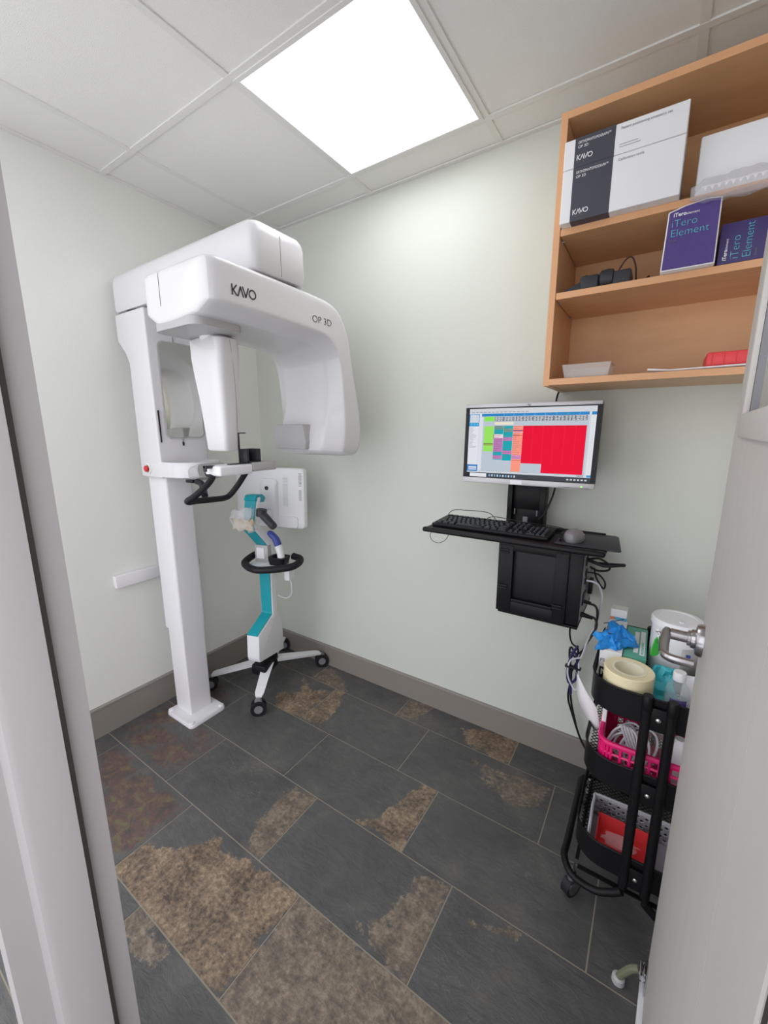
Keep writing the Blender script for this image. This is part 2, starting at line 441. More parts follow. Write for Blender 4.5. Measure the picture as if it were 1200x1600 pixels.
FLOOR_STAINS = [([[0.494, -0.415], [0.482, -0.381], [0.572, -0.296], [0.493, -0.202], [0.61, -0.271], [0.716, -0.201], [0.717, -0.174], [0.717, -0.454], [0.632, -0.451], [0.538, -0.466]], 0, 1, 1), ([[0.717, -0.174], [0.779, -0.177], [0.808, -0.241], [0.841, -0.372], [0.847, -0.452], [0.717, -0.454]], 0, 1, 0.9), ([[0.527, -0.17], [0.518, -0.045], [0.559, -0.017], [0.668, -0.086], [0.749, -0.126], [0.849, -0.165], [0.717, -0.174]], 1, 0, 0.85), ([[1.119, -0.02], [1.26, 0.001], [1.235, -0.113], [1.249, -0.173], [1.116, -0.172]], 1, 0, 0.8), ([[1.457, -0.076], [1.55, -0.016], [1.703, -0.004], [1.711, -0.173], [1.575, -0.171], [1.482, -0.137]], 0, 0, 0.9), ([[1.552, -0.23], [1.675, -0.203], [1.903, -0.181], [1.897, -0.324], [1.788, -0.395], [1.632, -0.322]], 1, 1, 0.62), ([[1.316, -0.754], [1.376, -0.692], [1.398, -0.586], [1.44, -0.477], [1.508, -0.464], [1.502, -0.758], [1.405, -0.756]], 0, 2, 1), ([[1.052, -1.045], [1.003, -0.976], [0.99, -0.838], [1.0, -0.777], [1.114, -0.765], [1.116, -1.053]], 1, 3, 1), ([[0.71, -1.343], [0.725, -1.233], [0.773, -1.236], [0.854, -1.189], [0.865, -1.147], [0.938, -1.081], [0.986, -1.102], [1.042, -1.104], [1.097, -1.08], [1.206, -1.064], [1.307, -1.059], [1.307, -1.35], [1.102, -1.353], [0.768, -1.353]], 0, 4, 1), ([[1.304, -1.056], [1.517, -1.051], [1.819, -1.044], [1.983, -1.049], [1.658, -1.344], [1.307, -1.35]], 1, 4, 1), ([[1.578, -0.8], [1.599, -0.749], [1.689, -0.762], [1.708, -0.767], [1.72, -0.917], [1.71, -1.058], [1.526, -1.063], [1.495, -1.008], [1.573, -0.966]], 1, 3, 0.68), ([[0.916, -1.401], [0.912, -1.357], [1.116, -1.361], [1.085, -1.407], [1.01, -1.431]], 1, 5, 0.8), ([[0.118, -1.154], [0.13, -1.065], [0.721, -1.058], [0.727, -1.246], [0.686, -1.352], [0.379, -1.258]], 2, 4, 0.62), ([[0.03, -1.056], [0.041, -0.713], [0.331, -0.765], [0.53, -0.777], [0.525, -1.052]], 2, 3, 0.5), ([[0.053, -1.128], [0.028, -1.062], [0.133, -1.063], [0.125, -1.15]], 2, 4, 0.6), ([[1.761, -0.827], [1.816, -0.811], [1.9, -0.772], [1.924, -0.774], [1.838, -0.818], [1.775, -0.835]], 1, 3, 0.9), ([[-0.063, -0.489], [0.318, -0.48], [0.349, -0.758], [0.041, -0.713]], 2, 2, 0.45)]
floor()

def walls():
    b = box(BM(), (-.12, YF, 0), (0, .12, H+.1)); obj('wall_left', b, M['wall'], kind='structure')
    b = box(BM(), (0, 0, 0), (XR, .12, H+.1)); obj('wall_back', b, M['wall2'], kind='structure')
    b = box(BM(), (XR, YF, 0), (XR+.12, .12, H+.1)); obj('wall_right', b, M['wall'], kind='structure')
    b = BM(); box(b, (1.20, YO, 0), (1.325, YF, H+.1)); box(b, (2.195, YO, 0), (2.32, YF, H+.1)); box(b, (1.325, YO, 2.13), (2.195, YF, H+.1))
    obj('wall_front', b, M['wall'], kind='structure')
    b = BM(); prism(b, [(0, 0), (-.012, 0), (-.012, .118), (-.016, .121), (-.016, .127), (-.011, .131), (0, .131)], 'x', .0, XR)
    obj('baseboard_back', b, M['base'], kind='structure')
    b = BM(); prism(b, [(0, 0), (.012, 0), (.012, .140), (.016, .143), (.016, .150), (.011, .154), (0, .154)], 'y', YF, -.0)
    obj('baseboard_left', b, M['base'], kind='structure')
walls()

T = .6096; GX = .2641; GY = .163
def ceiling():
    b = BM()
    xs = [0]+[GX+i*T for i in range(5) if GX+i*T < XR]+[XR]; ys = [0]+[-(GY+i*T) for i in range(3)]+[YF]
    for i in range(len(xs)-1):
        for j in range(len(ys)-1):
            if i == 2 and j == 1: continue
            box(b, (xs[i]+.001, ys[j+1]+.001, H+.004), (xs[i+1]-.001, ys[j]-.001, H+.02))
    box(b, (-.1, YF, H+.1), (XR+.1, .1, H+.14))
    c = obj('ceiling', b, M['ceil'], kind='structure')
    g = BM(); w = .012
    for x in xs[1:-1]: box(g, (x-w, YF, H-.001), (x+w, 0, H+.004)); box(g, (x-.002, YF, H+.004), (x+.002, 0, H+.03))
    for y in ys[1:-1]: box(g, (0, y-w, H-.002), (XR, y+w, H+.0035))
    box(g, (0, -.020, H-.0025), (XR, 0, H+.003)); box(g, (0, YF, H-.0025), (.020, 0, H+.003))
    obj('ceiling_grid', g, M['grid'], c)
    x0, x1, y0, y1 = GX+T, GX+2*T, -(GY+T), -GY
    t = thing('ceiling_light', ((x0+x1)/2, (y0+y1)/2, H-.004), 'square flat white light panel glowing in the tiled ceiling', 'ceiling light')
    f = BM(); e = .022
    box(f, (x0+.008, y0+.008, H-.005), (x1-.008, y0+e, H+.012)); box(f, (x0+.008, y1-e, H-.005), (x1-.008, y1-.008, H+.012))
    box(f, (x0+.008, y0+e, H-.005), (x0+e, y1-e, H+.012)); box(f, (x1-e, y0+e, H-.005), (x1-.008, y1-e, H+.012))
    obj('frame', f, M['grid'], t)
    d = box(BM(), (x0+e, y0+e, H-.003), (x1-e, y1-e, H+.01)); obj('diffuser', d, M['lamp'], t)
ceiling()

def frames():
    for nm, x, s in (('trim_1', 1.33, 1), ('trim_2', 2.192, -1)):
        b = BM()
        P = [(0, YF+.012), (0, -1.568), (.004, -1.568), (.016, -1.574), (.016, -1.632), (.012, -1.641), (0, -1.648), (0, YO-.012),
             (-.052, YO-.012), (-.052, YO), (-.012, YO), (-.012, YF), (-.052, YF), (-.052, YF+.012)]
        prism(b, [(x+s*u, v) for u, v in P], 'z', 0, 2.13)
        o = obj(nm, b, M['frame'], kind='structure')
        g = BM(); prism(g, [(x+s*.001, -1.5665), (x+s*.0155, -1.5665), (x+s*.0155, -1.5735), (x+s*.001, -1.5735)], 'z', 0, 2.12)
        obj('gasket', g, M['gasket'], o)
    b = BM(); box(b, (1.278, YO-.012, 2.12), (2.244, YF+.012, 2.172), .002)
    obj('trim_3', b, M['frame'], kind='structure')
frames()

# ---------------------------------------------------------------- open door
hinge = Vector((2.188, -1.526, 0)); edge = Vector((2.234, -.69, 0))
dv = (edge-hinge); DL = dv.length; DA = math.atan2(dv.y, dv.x)
def door():
    # local frame: +x along the leaf from hinge to free edge, -y away from visible face ; visible face is y=0 plane facing +y(local left)
    t = thing('door_1', hinge, 'tall pale grey door standing open with a glass panel and lever handle', 'door', rz=DA, kind='structure')
    TH = -.045
    wx0, wx1, wz0, wz1 = DL-.80+.12, DL-.205, 1.475, 1.96
    b = BM()
    box(b, (.003, TH, .012), (wx0, 0, 2.11), .0015, 1); prism(b, [(wx1, 0), (DL, 0), (DL, TH), (wx1+.09, TH), (wx1+.002, -.012)], 'z', wz0, wz1)
    box(b, (wx1, TH, .012), (DL, 0, wz0)); box(b, (wx1, TH, wz1), (DL, 0, 2.11))
    box(b, (wx0, TH, .012), (wx1, 0, wz0)); box(b, (wx0, TH, wz1), (wx1, 0, 2.11))
    obj('leaf', b, M['door'], t, local=True)
    f = BM(); k = .034
    for s in (0, 1):
        y0, y1 = (-.002, .007) if s == 0 else (TH-.007, TH+.002)
        box(f, (wx0-k, y0, wz0-k), (wx1+k, y1, wz0+.004), .003); box(f, (wx0-k, y0, wz1-.004), (wx1+k, y1, wz1+k), .003)
        box(f, (wx0-k, y0, wz0), (wx0+.004, y1, wz1), .003); box(f, (wx1-.004, y0, wz0), (wx1+k, y1, wz1), .003) if s == 0 else None
    obj('glass_frame', f, M['door'], t, local=True)
    gk = BM()
    box(gk, (wx0, TH+.002, wz0), (wx1, -.002, wz0+.006)); box(gk, (wx1-.003, -.012, wz0), (wx1+.001, -.002, wz1)); box(gk, (wx0, TH+.002, wz0), (wx0+.006, -.002, wz1)); box(gk, (wx0, TH+.002, wz1-.006), (wx1, -.002, wz1))
    obj('glazing_gasket', gk, M['mgrey'], t, local=True)
    g = box(BM(), (wx0+.004, -.0115, wz0+.004), (wx1-.002, -.0075, wz1-.004)); obj('glass_pane', g, M['glass'], t, local=True)
    # lever set, 70 mm from the free edge
    hx, hz = DL-.068, 1.024
    r = BM(); lathe(r, (hx, 0, hz), [(.034, -.001), (.034, .006), (.031, .012), (.02, .014), (.019, .020), (.016, .021), (.016, .026), (.0115, .027), (.0115, .056)], axis='y', n=40)
    hd = obj('handle', r, M['satin'], t, local=True, label='satin steel lever handle with round rose')
    lv = BM()
    tube(lv, [(hx+.004, .060, hz+.003), (hx-.01, .063, hz+.002), (hx-.05, .064, hz), (hx-.098, .063, hz), (hx-.112, .058, hz), (hx-.118, .045, hz), (hx-.118, .016, hz)], .0098, n=12, flat=.8)
    obj('lever', lv, M['satin'], hd, local=True)
    kc = lathe(BM(), (hx, .056, hz), [(.0085, 0), (.0085, .009), (.007, .0095)], axis='y', n=20); obj('key_cylinder', kc, M['chrome'], hd, local=True)
    # bottom sweep with flip-down holder
    s = BM(); box(s, (.01, 0, .004), (DL-.002, .013, .034), .002); obj('door_sweep', s, M['white3'], t, local=True, label='white strip along the door bottom')
    h = BM(); hx2 = DL-.045
    box(h, (hx2-.022, .0, .036), (hx2+.022, .004, .10), .001); cyl(h, (hx2-.018, .012, .082), (hx2+.018, .012, .082), .008); box(h, (hx2-.013, .004, .06), (hx2+.013, .016, .09), .003)
    ho = obj('door_holder', h, M['chrome'], t, local=True, label='silver flip-down door stop bracket')
    a = BM(); tube(a, [(hx2, .018, .082), (hx2, .035, .066), (hx2-.002, .052, .034), (hx2-.003, .058, .020)], [.009]*19, n=10); obj('stop_arm', a, M['olive'], ho, local=True)
    a = BM(); lathe(a, (hx2-.003, .059, .0), [(.013, .0), (.016, .004), (.015, .018), (.010, .022)], n=20); obj('rubber_foot', a, M['lgrey'], ho, local=True)
    for z in (.25, 1.05, 1.85):
        hg = BM(); cyl(hg, (-.001, .004, z-.05), (-.001, .004, z+.05), .006, n=14); obj('hinge', hg, M['satin'], t, local=True)
    # key ring on the lever
    wp = W[t] @ Vector((hx-.002, .072, hz))
    k = thing('key_ring', wp, 'small metal key ring with a green plastic tag hanging from the door lever', 'key ring')
    q = BM(); rp = [(wp+Vector((-.004, -.004, -.012))+Vector((.0, .011*math.sin(a), .013*math.cos(a)))) for a in [2*PI*i/24 for i in range(24)]]
    tube(q, rp, .0009, n=6, smooth=False, closed=True); obj('ring', q, M['chrome'], k)
    q = BM(); box(q, wp+Vector((-.010, -.001, -.004)), wp+Vector((.006, .001, .004)), .0008); obj('key', q, M['satin'], k)
    mt = frame_mtx(wp+Vector((-.004, .0, -.036)), (.85, .5, .1), (.15, .0, 1))
    q = BM(); ol = rrect(.019, .048, .008); loft(q, [[mt @ Vector((u, v, w)) for u, v in ol] for w in (-.0015, .0015)])
    obj('tag', q, M['green'], k, label='green plastic key tag')
door()

# ---------------------------------------------------------------- x-ray machine
def R2(y, z, X=.97, X0=.93):          # same line of sight, moved to another depth plane
    k = (X-CAM.x)/(X0-CAM.x); return (CAM.y+k*(y-CAM.y), CAM.z+k*(z-CAM.z))
def xray():
    t = thing('dental_x_ray_machine', (.22, -.72, 0), 'tall white panoramic dental x-ray machine on a column against the left wall', 'x-ray machine')
    b = BM(); ol = rrect(.225, .20, .022, cx=.222, cy=-.722)
    loft(b, [[(u, v, 0) for u, v in ol], [(u, v, .012) for u, v in ol], [(.222+(u-.222)*.96, -.722+(v+.722)*.96, .019) for u, v in ol]])
    bp = obj('base_plate', b, M['white2'], t)
    for x, y in ((.13, -.805), (.315, -.805), (.315, -.64)):
        q = BM(); lathe(q, (x, y, .018), [(.014, 0), (.014, .004), (.009, .008)], n=20); obj('bolt_cap', q, M['white2'], bp)
    def colm(x0, x1, y0, y1, z0, z1, r):
        bb = BM(); ol = rrect(x1-x0, y1-y0, r, n=4, cx=(x0+x1)/2, cy=(y0+y1)/2)
        loft(bb, [[(u, v, z) for u, v in ol] for z in (z0, z1)]); return bb
    obj('lower_column', colm(.125, .256, -.772, -.655, .018, .475, .007), M['white2'], t)
    obj('upper_column', colm(.108, .260, -.777, -.649, .473, 1.26, .012), M['white2'], t)
    q = BM(); box(q, (.262, -.662, .80), (.268, -.654, .83), .001); obj('latch', q, M['lgrey'], t)
    # carriage with mirror
    b = BM(); prism(b, [(.03, 1.957), (.272, 1.957), (.282, 1.26), (.282, 1.243), (.106, 1.243), (.110, 1.745), (.085, 1.79), (.03, 1.845)], 'y', -.802, -.565, bev=.016, seg=4)
    ca = obj('carriage', b, M['white'], t)
    q = BM(); mt = frame_mtx((.2825, -.672, 1.625), (0, 1, 0), (-.0143, 0, 1))
    ol = rrect(.186, .415, .028, n=6); il = rrect(.174, .403, .022, n=6)
    loft(q, [[mt @ Vector((u, v, w)) for u, v in o_] for o_, w in ((ol, -.008), (ol, .002), (il, .003))]); mf = obj('mirror_frame', q, M['lgrey'], ca)
    q = BM(); loft(q, [[mt @ Vector((u, v, w)) for u, v in il] for w in (.002, .0042)]); obj('mirror', q, M['mirror'], mf, label='rounded rectangular mirror')
    q = BM(); box(q, (.277, -.7895, 1.402), (.2835, -.7845, 1.54), .001); obj('slot', q, M['black'], ca)
    q = BM(); box(q, (.277, -.690, 1.385), (.285, -.683, 1.402), .001); obj('indicator', q, M['black'], ca)
    for a_, c_ in (((.279, -.6875, 1.40), (.2835, -.6865, 1.42)), ((.275, -.6875, 1.83), (.2785, -.6865, 1.955))): obj('seam', box(BM(), a_, c_), M['seam'], ca)
    b = BM(); lathe(b, (.175, -.803, 1.283), [(.024, .004), (.024, -.003), (.021, -.0045)], axis='y', n=28)
    es = obj('stop_button', b, M['white2'], t)
    q = BM(); lathe(q, (.175, -.8045, 1.283), [(.0195, .002), (.0195, -.002), (.018, -.003)], axis='y', n=24); obj('button_ring', q, M['yellow'], es)
    q = BM(); lathe(q, (.175, -.806, 1.283), [(.009, .004), (.009, -.004), (.014, -.006), (.0145, -.010), (.011, -.013)], axis='y', n=24); obj('button', q, M['red'], es, label='red emergency stop button')
    # ledge with shallow tray
    b = BM(); R = []
    def ring(z, g, xr=.47):
        o_ = []
        n = 28
        for i in range(n):
            a = -PI/2+PI*i/(n-1); o_.append((.33+g+(xr-.33)*math.cos(a)*1.0, -.685+(.118+g)*math.sin(a), z))
        o_ += [(.20, -.685+.118+g, z), (.20, -.685-.118-g, z)]
        return o_
    loft(b, [ring(1.244, -.016), ring(1.252, -.002), ring(1.306, 0), ring(1.316, -.006), ring(1.316, -.016), ring(1.309, -.026)])
    obj('ledge', b, M['white'], t)
    # control panel
    mt = frame_mtx((.515, -.715, 1.283), (0, 1, 0), (-.25, 0, 1))
    b = BM(); ol = rrect(.15, .062, .024, n=5)
    loft(b, [[mt @ Vector((u*k, v*k, w)) for u, v in ol] for k, w in ((.9, -.06), (1, -.045), (1, .012), (.93, .018))])
    obj('control_panel', b, M['lgrey'], t)
    b = BM(); box(b, (.45, -.795, 1.236), (.50, -.755, 1.250), .004); obj('arm_bracket', b, M['black'], t)
    # chin rest
    b = BM(); box(b, (.55, -.735, 1.288), (.74, -.665, 1.312), .006); obj('chin_rest_arm', b, M['white'], t)
    b = BM(); box(b, (.70, -.862, 1.287), (.795, -.715, 1.325), .008, 3); cr = obj('chin_rest_base', b, M['white3'], t)
    b = BM(); box(b, (.71, -.716, 1.294), (.795, -.592, 1.330), .008, 3); obj('positioner', b, M['lgrey'], cr)
    b = BM(); box(b, (.735, -.731, 1.328), (.783, -.721, 1.382), .001); box(b, (.735, -.721, 1.328), (.741, -.662, 1.382), .001); box(b, (.735, -.686, 1.328), (.783, -.664, 1.382), .001); box(b, (.735, -.73, 1.328), (.783, -.665, 1.334))
    obj('chin_cup', b, M['dgrey'], cr, label='dark U-shaped chin cup')
    b = BM(); box(b, (.745, -.742, 1.325), (.751, -.735, 1.445), .001); box(b, (.745, -.742, 1.441), (.751, -.705, 1.445)); obj('bite_rod', b, M['dgrey'], cr)
    b = BM(); box(b, (.73, -.888, 1.316), (.75, -.85, 1.327), .002); box(b, (.73, -.888, 1.305), (.745, -.88, 1.327), .002); obj('clamp', b, M['dgrey'], cr); b = BM(); box(b, (.75, -.80, 1.324), (.77, -.72, 1.329), .001); obj('slider', b, M['dgrey'], cr)
    # patient handles
    b = BM()
    tube(b, [(.70, -.850, 1.292), (.735, -.855, 1.285), (.75, -.885, 1.262), (.735, -.930, 1.222), (.72, -.950, 1.206), (.712, -.943, 1.199), (.70, -.90, 1.196), (.69, -.82, 1.190), (.686, -.775, 1.189), (.688, -.752, 1.198), (.705, -.725, 1.235), (.722, -.695, 1.285), (.722, -.690, 1.296), (.715, -.70, 1.305)], .0115, n=14)
    tube(b, [(.715, -.70, 1.300), (.712, -.80, 1.298), (.70, -.86, 1.294)], .008, n=10)
    tube(b, [(.52, -.785, 1.245), (.56, -.79, 1.235), (.66, -.845, 1.205)], .0125, n=12)
    obj('patient_handle', b, M['rubber'], t, label='black rubber grip loop')
    # upper arm
    b = BM(); ol = rrect(.955, .245, .035, n=6, cx=.4925, cy=-.6775)
    def arm(z, g, zb=0): return [(u+(g if u < .48 else -g), v+(g if v < -.6775 else -g), z) for u, v in ol]
    loft(b, [arm(1.966, .006), arm(1.975, 0), arm(2.082, 0), arm(2.103, .004), arm(2.115, .011), arm(2.121, .022)])
    for v in b.verts:
        k = max(0, (v.co.x-.3)/.65)
        if v.co.z < 2.0 and v.co.x > .5: pass
    ua = obj('upper_arm', b, M['white'], t, ang=50)
    q = BM(); box(q, (.9693, -.685, 1.97), (.9708, -.6838, 2.095)); obj('seam', q, M['seam'], ua)
    b = BM(); cyl(b, (.14, -.70, 1.95), (.14, -.70, 1.97), .09, n=32); obj('column_neck', b, M['dgrey'], t)
    b = BM(); cyl(b, (.80, -.70, 1.94), (.80, -.70, 1.98), .085, n=32); obj('arm_pivot', b, M['lgrey'], t)
    # rotating unit: lofted C shape
    XF, XB = .97, .588; XC = (XF+XB)/2
    O_ = [(-.946, 1.978), (-.936, 1.982), (-.906, 1.983), (-.86, 1.983), (-.676, 1.980), (-.45, 1.976), (-.365, 1.968), (-.312, 1.94), (-.268, 1.87), (-.243, 1.78), (-.234, 1.71), (-.212, 1.64), (-.187, 1.54), (-.177, 1.46), (-.181, 1.39), (-.196, 1.345), (-.215, 1.327)]
    I_ = [(-.946, 1.852), (-.936, 1.850), (-.906, 1.85), (-.86, 1.85), (-.676, 1.848), (-.45, 1.84), (-.405, 1.83), (-.370, 1.81), (-.335, 1.77), (-.322, 1.71), (-.315, 1.65), (-.31, 1.59), (-.303, 1.52), (-.302, 1.46), (-.308, 1.40), (-.318, 1.355), (-.325, 1.338)]
    O_ = [R2(*p) for p in O_]; I_ = [R2(*p) for p in I_]
    WX = XF-XB
    sec = [(0, .30), (0, .14), (.005, .04), (.020, 0), (.06, 0), (WX/2, 0), (WX-.06, 0), (WX-.020, 0), (WX-.005, .04), (WX, .14), (WX, .30), (WX, .6), (WX, .9), (WX, 1.0), (WX-.010, 1.05), (WX-.058, 1.27), (WX-.070, 1.33), (WX-.095, 1.34), (WX/2, 1.34),
           (.095, 1.34), (.070, 1.33), (.058, 1.27), (.010, 1.05), (0, 1.0), (0, .9), (0, .6)]
    rings = []
    for i, (o_, n_) in enumerate(zip(O_, I_)):
        last = len(O_)-1
        sx, sz = {0: (.74, .90), 1: (.93, .97), 2: (.99, 1), last: (.86, .80), last-1: (.97, .97)}.get(i, (1, 1))
        fl = {last: 2.3, last-1: 2.6, last-2: 2.6, last-3: 2.2, last-4: 1.5, last-5: 1.15}.get(i, 1)
        ring = []
        for x, tt in sec:
            if tt > 1: tt = 1+(tt-1)*fl*(1 if x < WX/2+.01 else .75)
            X = XB+x; y = o_[0]+(n_[0]-o_[0])*tt; z = o_[1]+(n_[1]-o_[1])*tt
            my = o_[0]+(n_[0]-o_[0])*.6; mz = o_[1]+(n_[1]-o_[1])*.6
            ring.append((XC+(X-XC)*sx, my+(y-my)*sz, mz+(z-mz)*sz))
        rings.append(ring)
    b = loft(BM(), rings)
    ru = subsurf(obj('rotating_unit', b, M['white'], t), 2)
    XT = XF+.0008
    def onface(y, z): q_ = R2(y, z); return (XT, q_[0], q_[1])
    kavo('lettering', M['inkdark'], ru, onface(-.862, 1.878), (0, 1, .03), (0, 0, 1), .0285)
    text('lettering', 'OP 3D', M['inkdark'], ru, onface(-.497, 1.870), (0, 1, .01), (0, 0, 1), .036, width=.108, bold=-.0006)
    # thin panel seams on the unit
    q = BM(); yz = [R2(-.875+.0, z) for z in (1.85,)]
    s0 = (-.967)
    tube(q, [(.712, -.9738, 1.950), (.712, -.9738, 1.850)], .0008, n=5, smooth=False)
    obj('seam', q, M['seam'], ru)
    q = BM(); a0 = R2(-.305, 1.55); a1 = R2(-.215, 1.40)
    mt = frame_mtx((XF+.0005, R2(-.27, 1.46)[0], R2(-.27, 1.46)[1]), (0, 1, 0), (0, .02, 1))
    # underside plate + sensor mount
    b = BM(); ol = rrect(.25, .19, .04, n=4, cx=.755, cy=-.872)
    loft(b, [[(u, v, z) for u, v in ol] for z in (1.780, 1.806)]); obj('under_cover', b, M['lgrey'], t)
    b = BM(); lathe(b, (.735, -.80, 1.765), [(.045, 0), (.05, .004), (.05, .02)], n=28); obj('sensor_neck', b, M['white2'], t)
    # sensor head
    def sr(x0, x1, y0, y1, z, r): return [(u, v, z) for u, v in rrect(x1-x0, y1-y0, r, n=4, cx=(x0+x1)/2, cy=(y0+y1)/2)]
    b = loft(BM(), [sr(.66, .80, -.835, -.765, 1.782, .03), sr(.635, .818, -.848, -.750, 1.770, .03), sr(.637, .818, -.848, -.750, 1.71, .026), sr(.650, .815, -.846, -.756, 1.64, .022), sr(.665, .812, -.843, -.766, 1.56, .02), sr(.678, .808, -.840, -.775, 1.46, .018), sr(.686, .806, -.838, -.779, 1.385, .016), sr(.692, .80, -.832, -.785, 1.378, .016)])
    sh = obj('sensor_head', b, M['white'], t, ang=50)
    q = BM(); tube(q, [(.8185, -.80, 1.765), (.8165, -.79, 1.68), (.8125, -.785, 1.56), (.8075, -.787, 1.40)], .0007, n=5); obj('seam', q, M['seam'], sh)
    # collimator plate on the tube end
    y0, z0 = R2(-.40, 1.37); y1, z1 = R2(-.40, 1.475)
    b = BM(); prism(b, [(.652, z0+.0), (.84, z0-.002), (.845, z0+.03), (.828, z1+.004), (.658, z1+.004), (.650, z0+.05)], 'y', y0-.024, y0+.06, bev=.006)
    obj('collimator', b, M['lgrey'], t, label='grey rectangular collimator window on the tube end')
    b = BM(); box(b, (.66, y0+.012, z0-.014), (.79, y0+.07, z0+.004), .004); obj('tube_light', b, M['white3'], t)
xray()

# wall rail left of the column
b = BM(); box(b, (0, -.94, .712), (.030, -.70, .772), .004)
obj('wall_rail', b, M['white2'], label='short white horizontal plastic rail mounted on the left wall behind the x-ray column', cat='wall rail')

# ---------------------------------------------------------------- intraoral scanner on wheeled stand
def scanner():
    rz = math.atan2(.28, .96)
    t = thing('scanner_cart', (.33, -.305, 0), 'white and teal dental scanner stand on castors with a screen seen from behind', 'scanner cart', rz=rz)
    # local: x = e (right), y = -n  (n towards the viewer)
    Wi = W[t].inverted()
    b = BM(); cyl(b, (.035, -.06, .15), (.035, -.06, .19), .045, n=28); box(b, (-.02, -.16, .12), (.07, -.02, .18), .01); obj('hub', b, M['black'], t, local=True)
    ends = [(.512, -.548), (.484, -.050), (.130, -.560), (.150, -.045)]
    c0 = Vector((.035, -.06, .168))
    for (x, y) in ends:
        e = Wi @ Vector((x, y, .092)); d = (e-c0); d.z = 0; d.normalize(); n_ = Vector((-d.y, d.x, 0))
        b = BM(); R = []
        for k, (w, h) in ((0, (.034, .020)), (.5, (.027, .018)), (.93, (.024, .015)), (1.0, (.018, .012))):
            p = c0.lerp(e, k); R.append([p+n_*w+Vector((0, 0, h*.5)), p-n_*w+Vector((0, 0, h*.5)), p-n_*w*.8-Vector((0, 0, h*.5)), p+n_*w*.8-Vector((0, 0, h*.5))])
        loft(b, R); l = obj('leg', b, M['white3'], t, local=True, ang=30)
        w_ = BM(); c = Vector((e.x, e.y, .040)); ax = n_*.0
        a = Vector((math.cos(.6), math.sin(.6), 0)) if True else n_
        c = c+d*.012; a = Vector((math.cos(-.72-rz), math.sin(-.72-rz), 0))
        for s in (-1, 1):
            p = c+a*s*.014
            cyl(w_, p-a*.009, p+a*.009, .040, n=28)
        wl = obj('caster', w_, M['rubber'], l, local=True)
        w2 = BM(); cyl(w2, c-a*.024, c+a*.024, .022, n=20, mi=0); cyl(w2, c+Vector((0, 0, .0)), (e.x, e.y, .088), .012); cyl(w2, c-a*.013+Vector((0,0,.028)), c+a*.013+Vector((0,0,.028)), .02, n=16)
        obj('caster_fork', w2, M['mgrey'], l, local=True)
    # body: side profile in (y,z), extruded across x
    P = [(.03, .19), (-.205, .235), (-.212, .26), (-.205, .385), (-.062, .445), (-.056, .70), (-.058, .84), (-.172, .955), (-.16, 1.02), (-.135, 1.118),
         (-.108, 1.118), (-.128, 1.02), (-.135, .972), (-.02, .86), (-.012, .70), (-.012, .45), (.03, .36)]
    b = BM(); prism(b, P, 'x', 0, .075, bev=.005); bd = obj('mast', b, M['white3'], t, local=True)
    # teal facing strip follows the front profile
    F = [(-.2075, .385), (-.198, .392), (-.066, .449), (-.0605, .46), (-.0605, .84), (-.064, .845), (-.176, .958), (-.166, 1.01), (-.14, 1.116), (-.132, 1.122)]
    b = BM(); R = []
    for i, (y, z) in enumerate(F):
        a = Vector((0, *F[max(i-1, 0)])); c = Vector((0, *F[min(i+1, len(F)-1)])); d = (c-a).normalized(); n_ = Vector((0, -d.z, d.y)); n_ = n_ if n_.y < 0 or n_.z > 0 else -n_
        p = Vector((0, y, z))
        R.append([p+Vector((.006, 0, 0))-n_*.0, p+Vector((.069, 0, 0)), p+Vector((.069, 0, 0))+n_*.004, p+Vector((.006, 0, 0))+n_*.004])
    loft(b, R); obj('teal_strip', b, M['teal'], t, local=True, ang=20, label='teal facing on the mast')
    b = BM(); prism(b, [(-.158, 1.105), (-.140, 1.130), (-.085, 1.128), (-.060, 1.108), (-.075, 1.085), (-.12, 1.09)], 'x', .004, .072, bev=.004)
    obj('hook', b, M['teal'], t, local=True)
    b = BM(); box(b, (-.004, -.082, .735), (.079, -.045, .850), .006); pn = obj('connector_panel', b, M['lgrey'], t, local=True)
    b = BM(); box(b, (.01, -.0835, .775), (.055, -.081, .835)); obj('label', b, M['white2'], pn, local=True)
    # ring handle
    ring = [(-.005, -.02, .785), (-.030, -.04, .78), (-.036, -.10, .77), (-.020, -.150, .762), (.05, -.195, .757), (.12, -.200, .757), (.235, -.15, .765), (.268, -.10, .775), (.25, -.045, .782), (.20, -.03, .788)]
    b = BM(); tube(b, ring, .0185, n=14); obj('ring_handle', b, M['rubber'], t, local=True, label='black rubber hand rail around the mast')
    b = BM(); box(b, (.065, -.165, .740), (.190, -.03, .760), .008); box(b, (-.01, -.17, .743), (.08, -.03, .755), .004); obj('shelf', b, M['white3'], t, local=True)
    b = BM(); loft(b, [[(u, v, .760) for u, v in rrect(.085, .07, .015, cx=.150, cy=-.09)], [(u, v, .800) for u, v in rrect(.10, .085, .02, cx=.152, cy=-.09)], [(u, v, .800) for u, v in rrect(.07, .055, .015, cx=.152, cy=-.09)], [(u, v, .770) for u, v in rrect(.06, .045, .015, cx=.152, cy=-.09)]])
    obj('cradle', b, M['rubber'], t, local=True)
    b = BM(); box(b, (.185, -.11, .675), (.220, -.05, .742), .008); obj('cable_holder', b, M['white3'], t, local=True)
    # display (back towards the room)
    b = BM(); ol = rrect(.428, .328, .022, n=5)
    mt = frame_mtx((.036, .035, 1.090), (1, 0, 0), (0, .04, 1))
    loft(b, [[mt @ Vector((u*k, v*k, w)) for u, v in ol] for k, w in ((.97, -.028), (1, -.024), (1, -.004), (.985, .004), (.93, .010))])
    dp = obj('display', b, M['white3'], t, local=True)
    q = BM(); ol = rrect(.11, .255, .025, n=5)
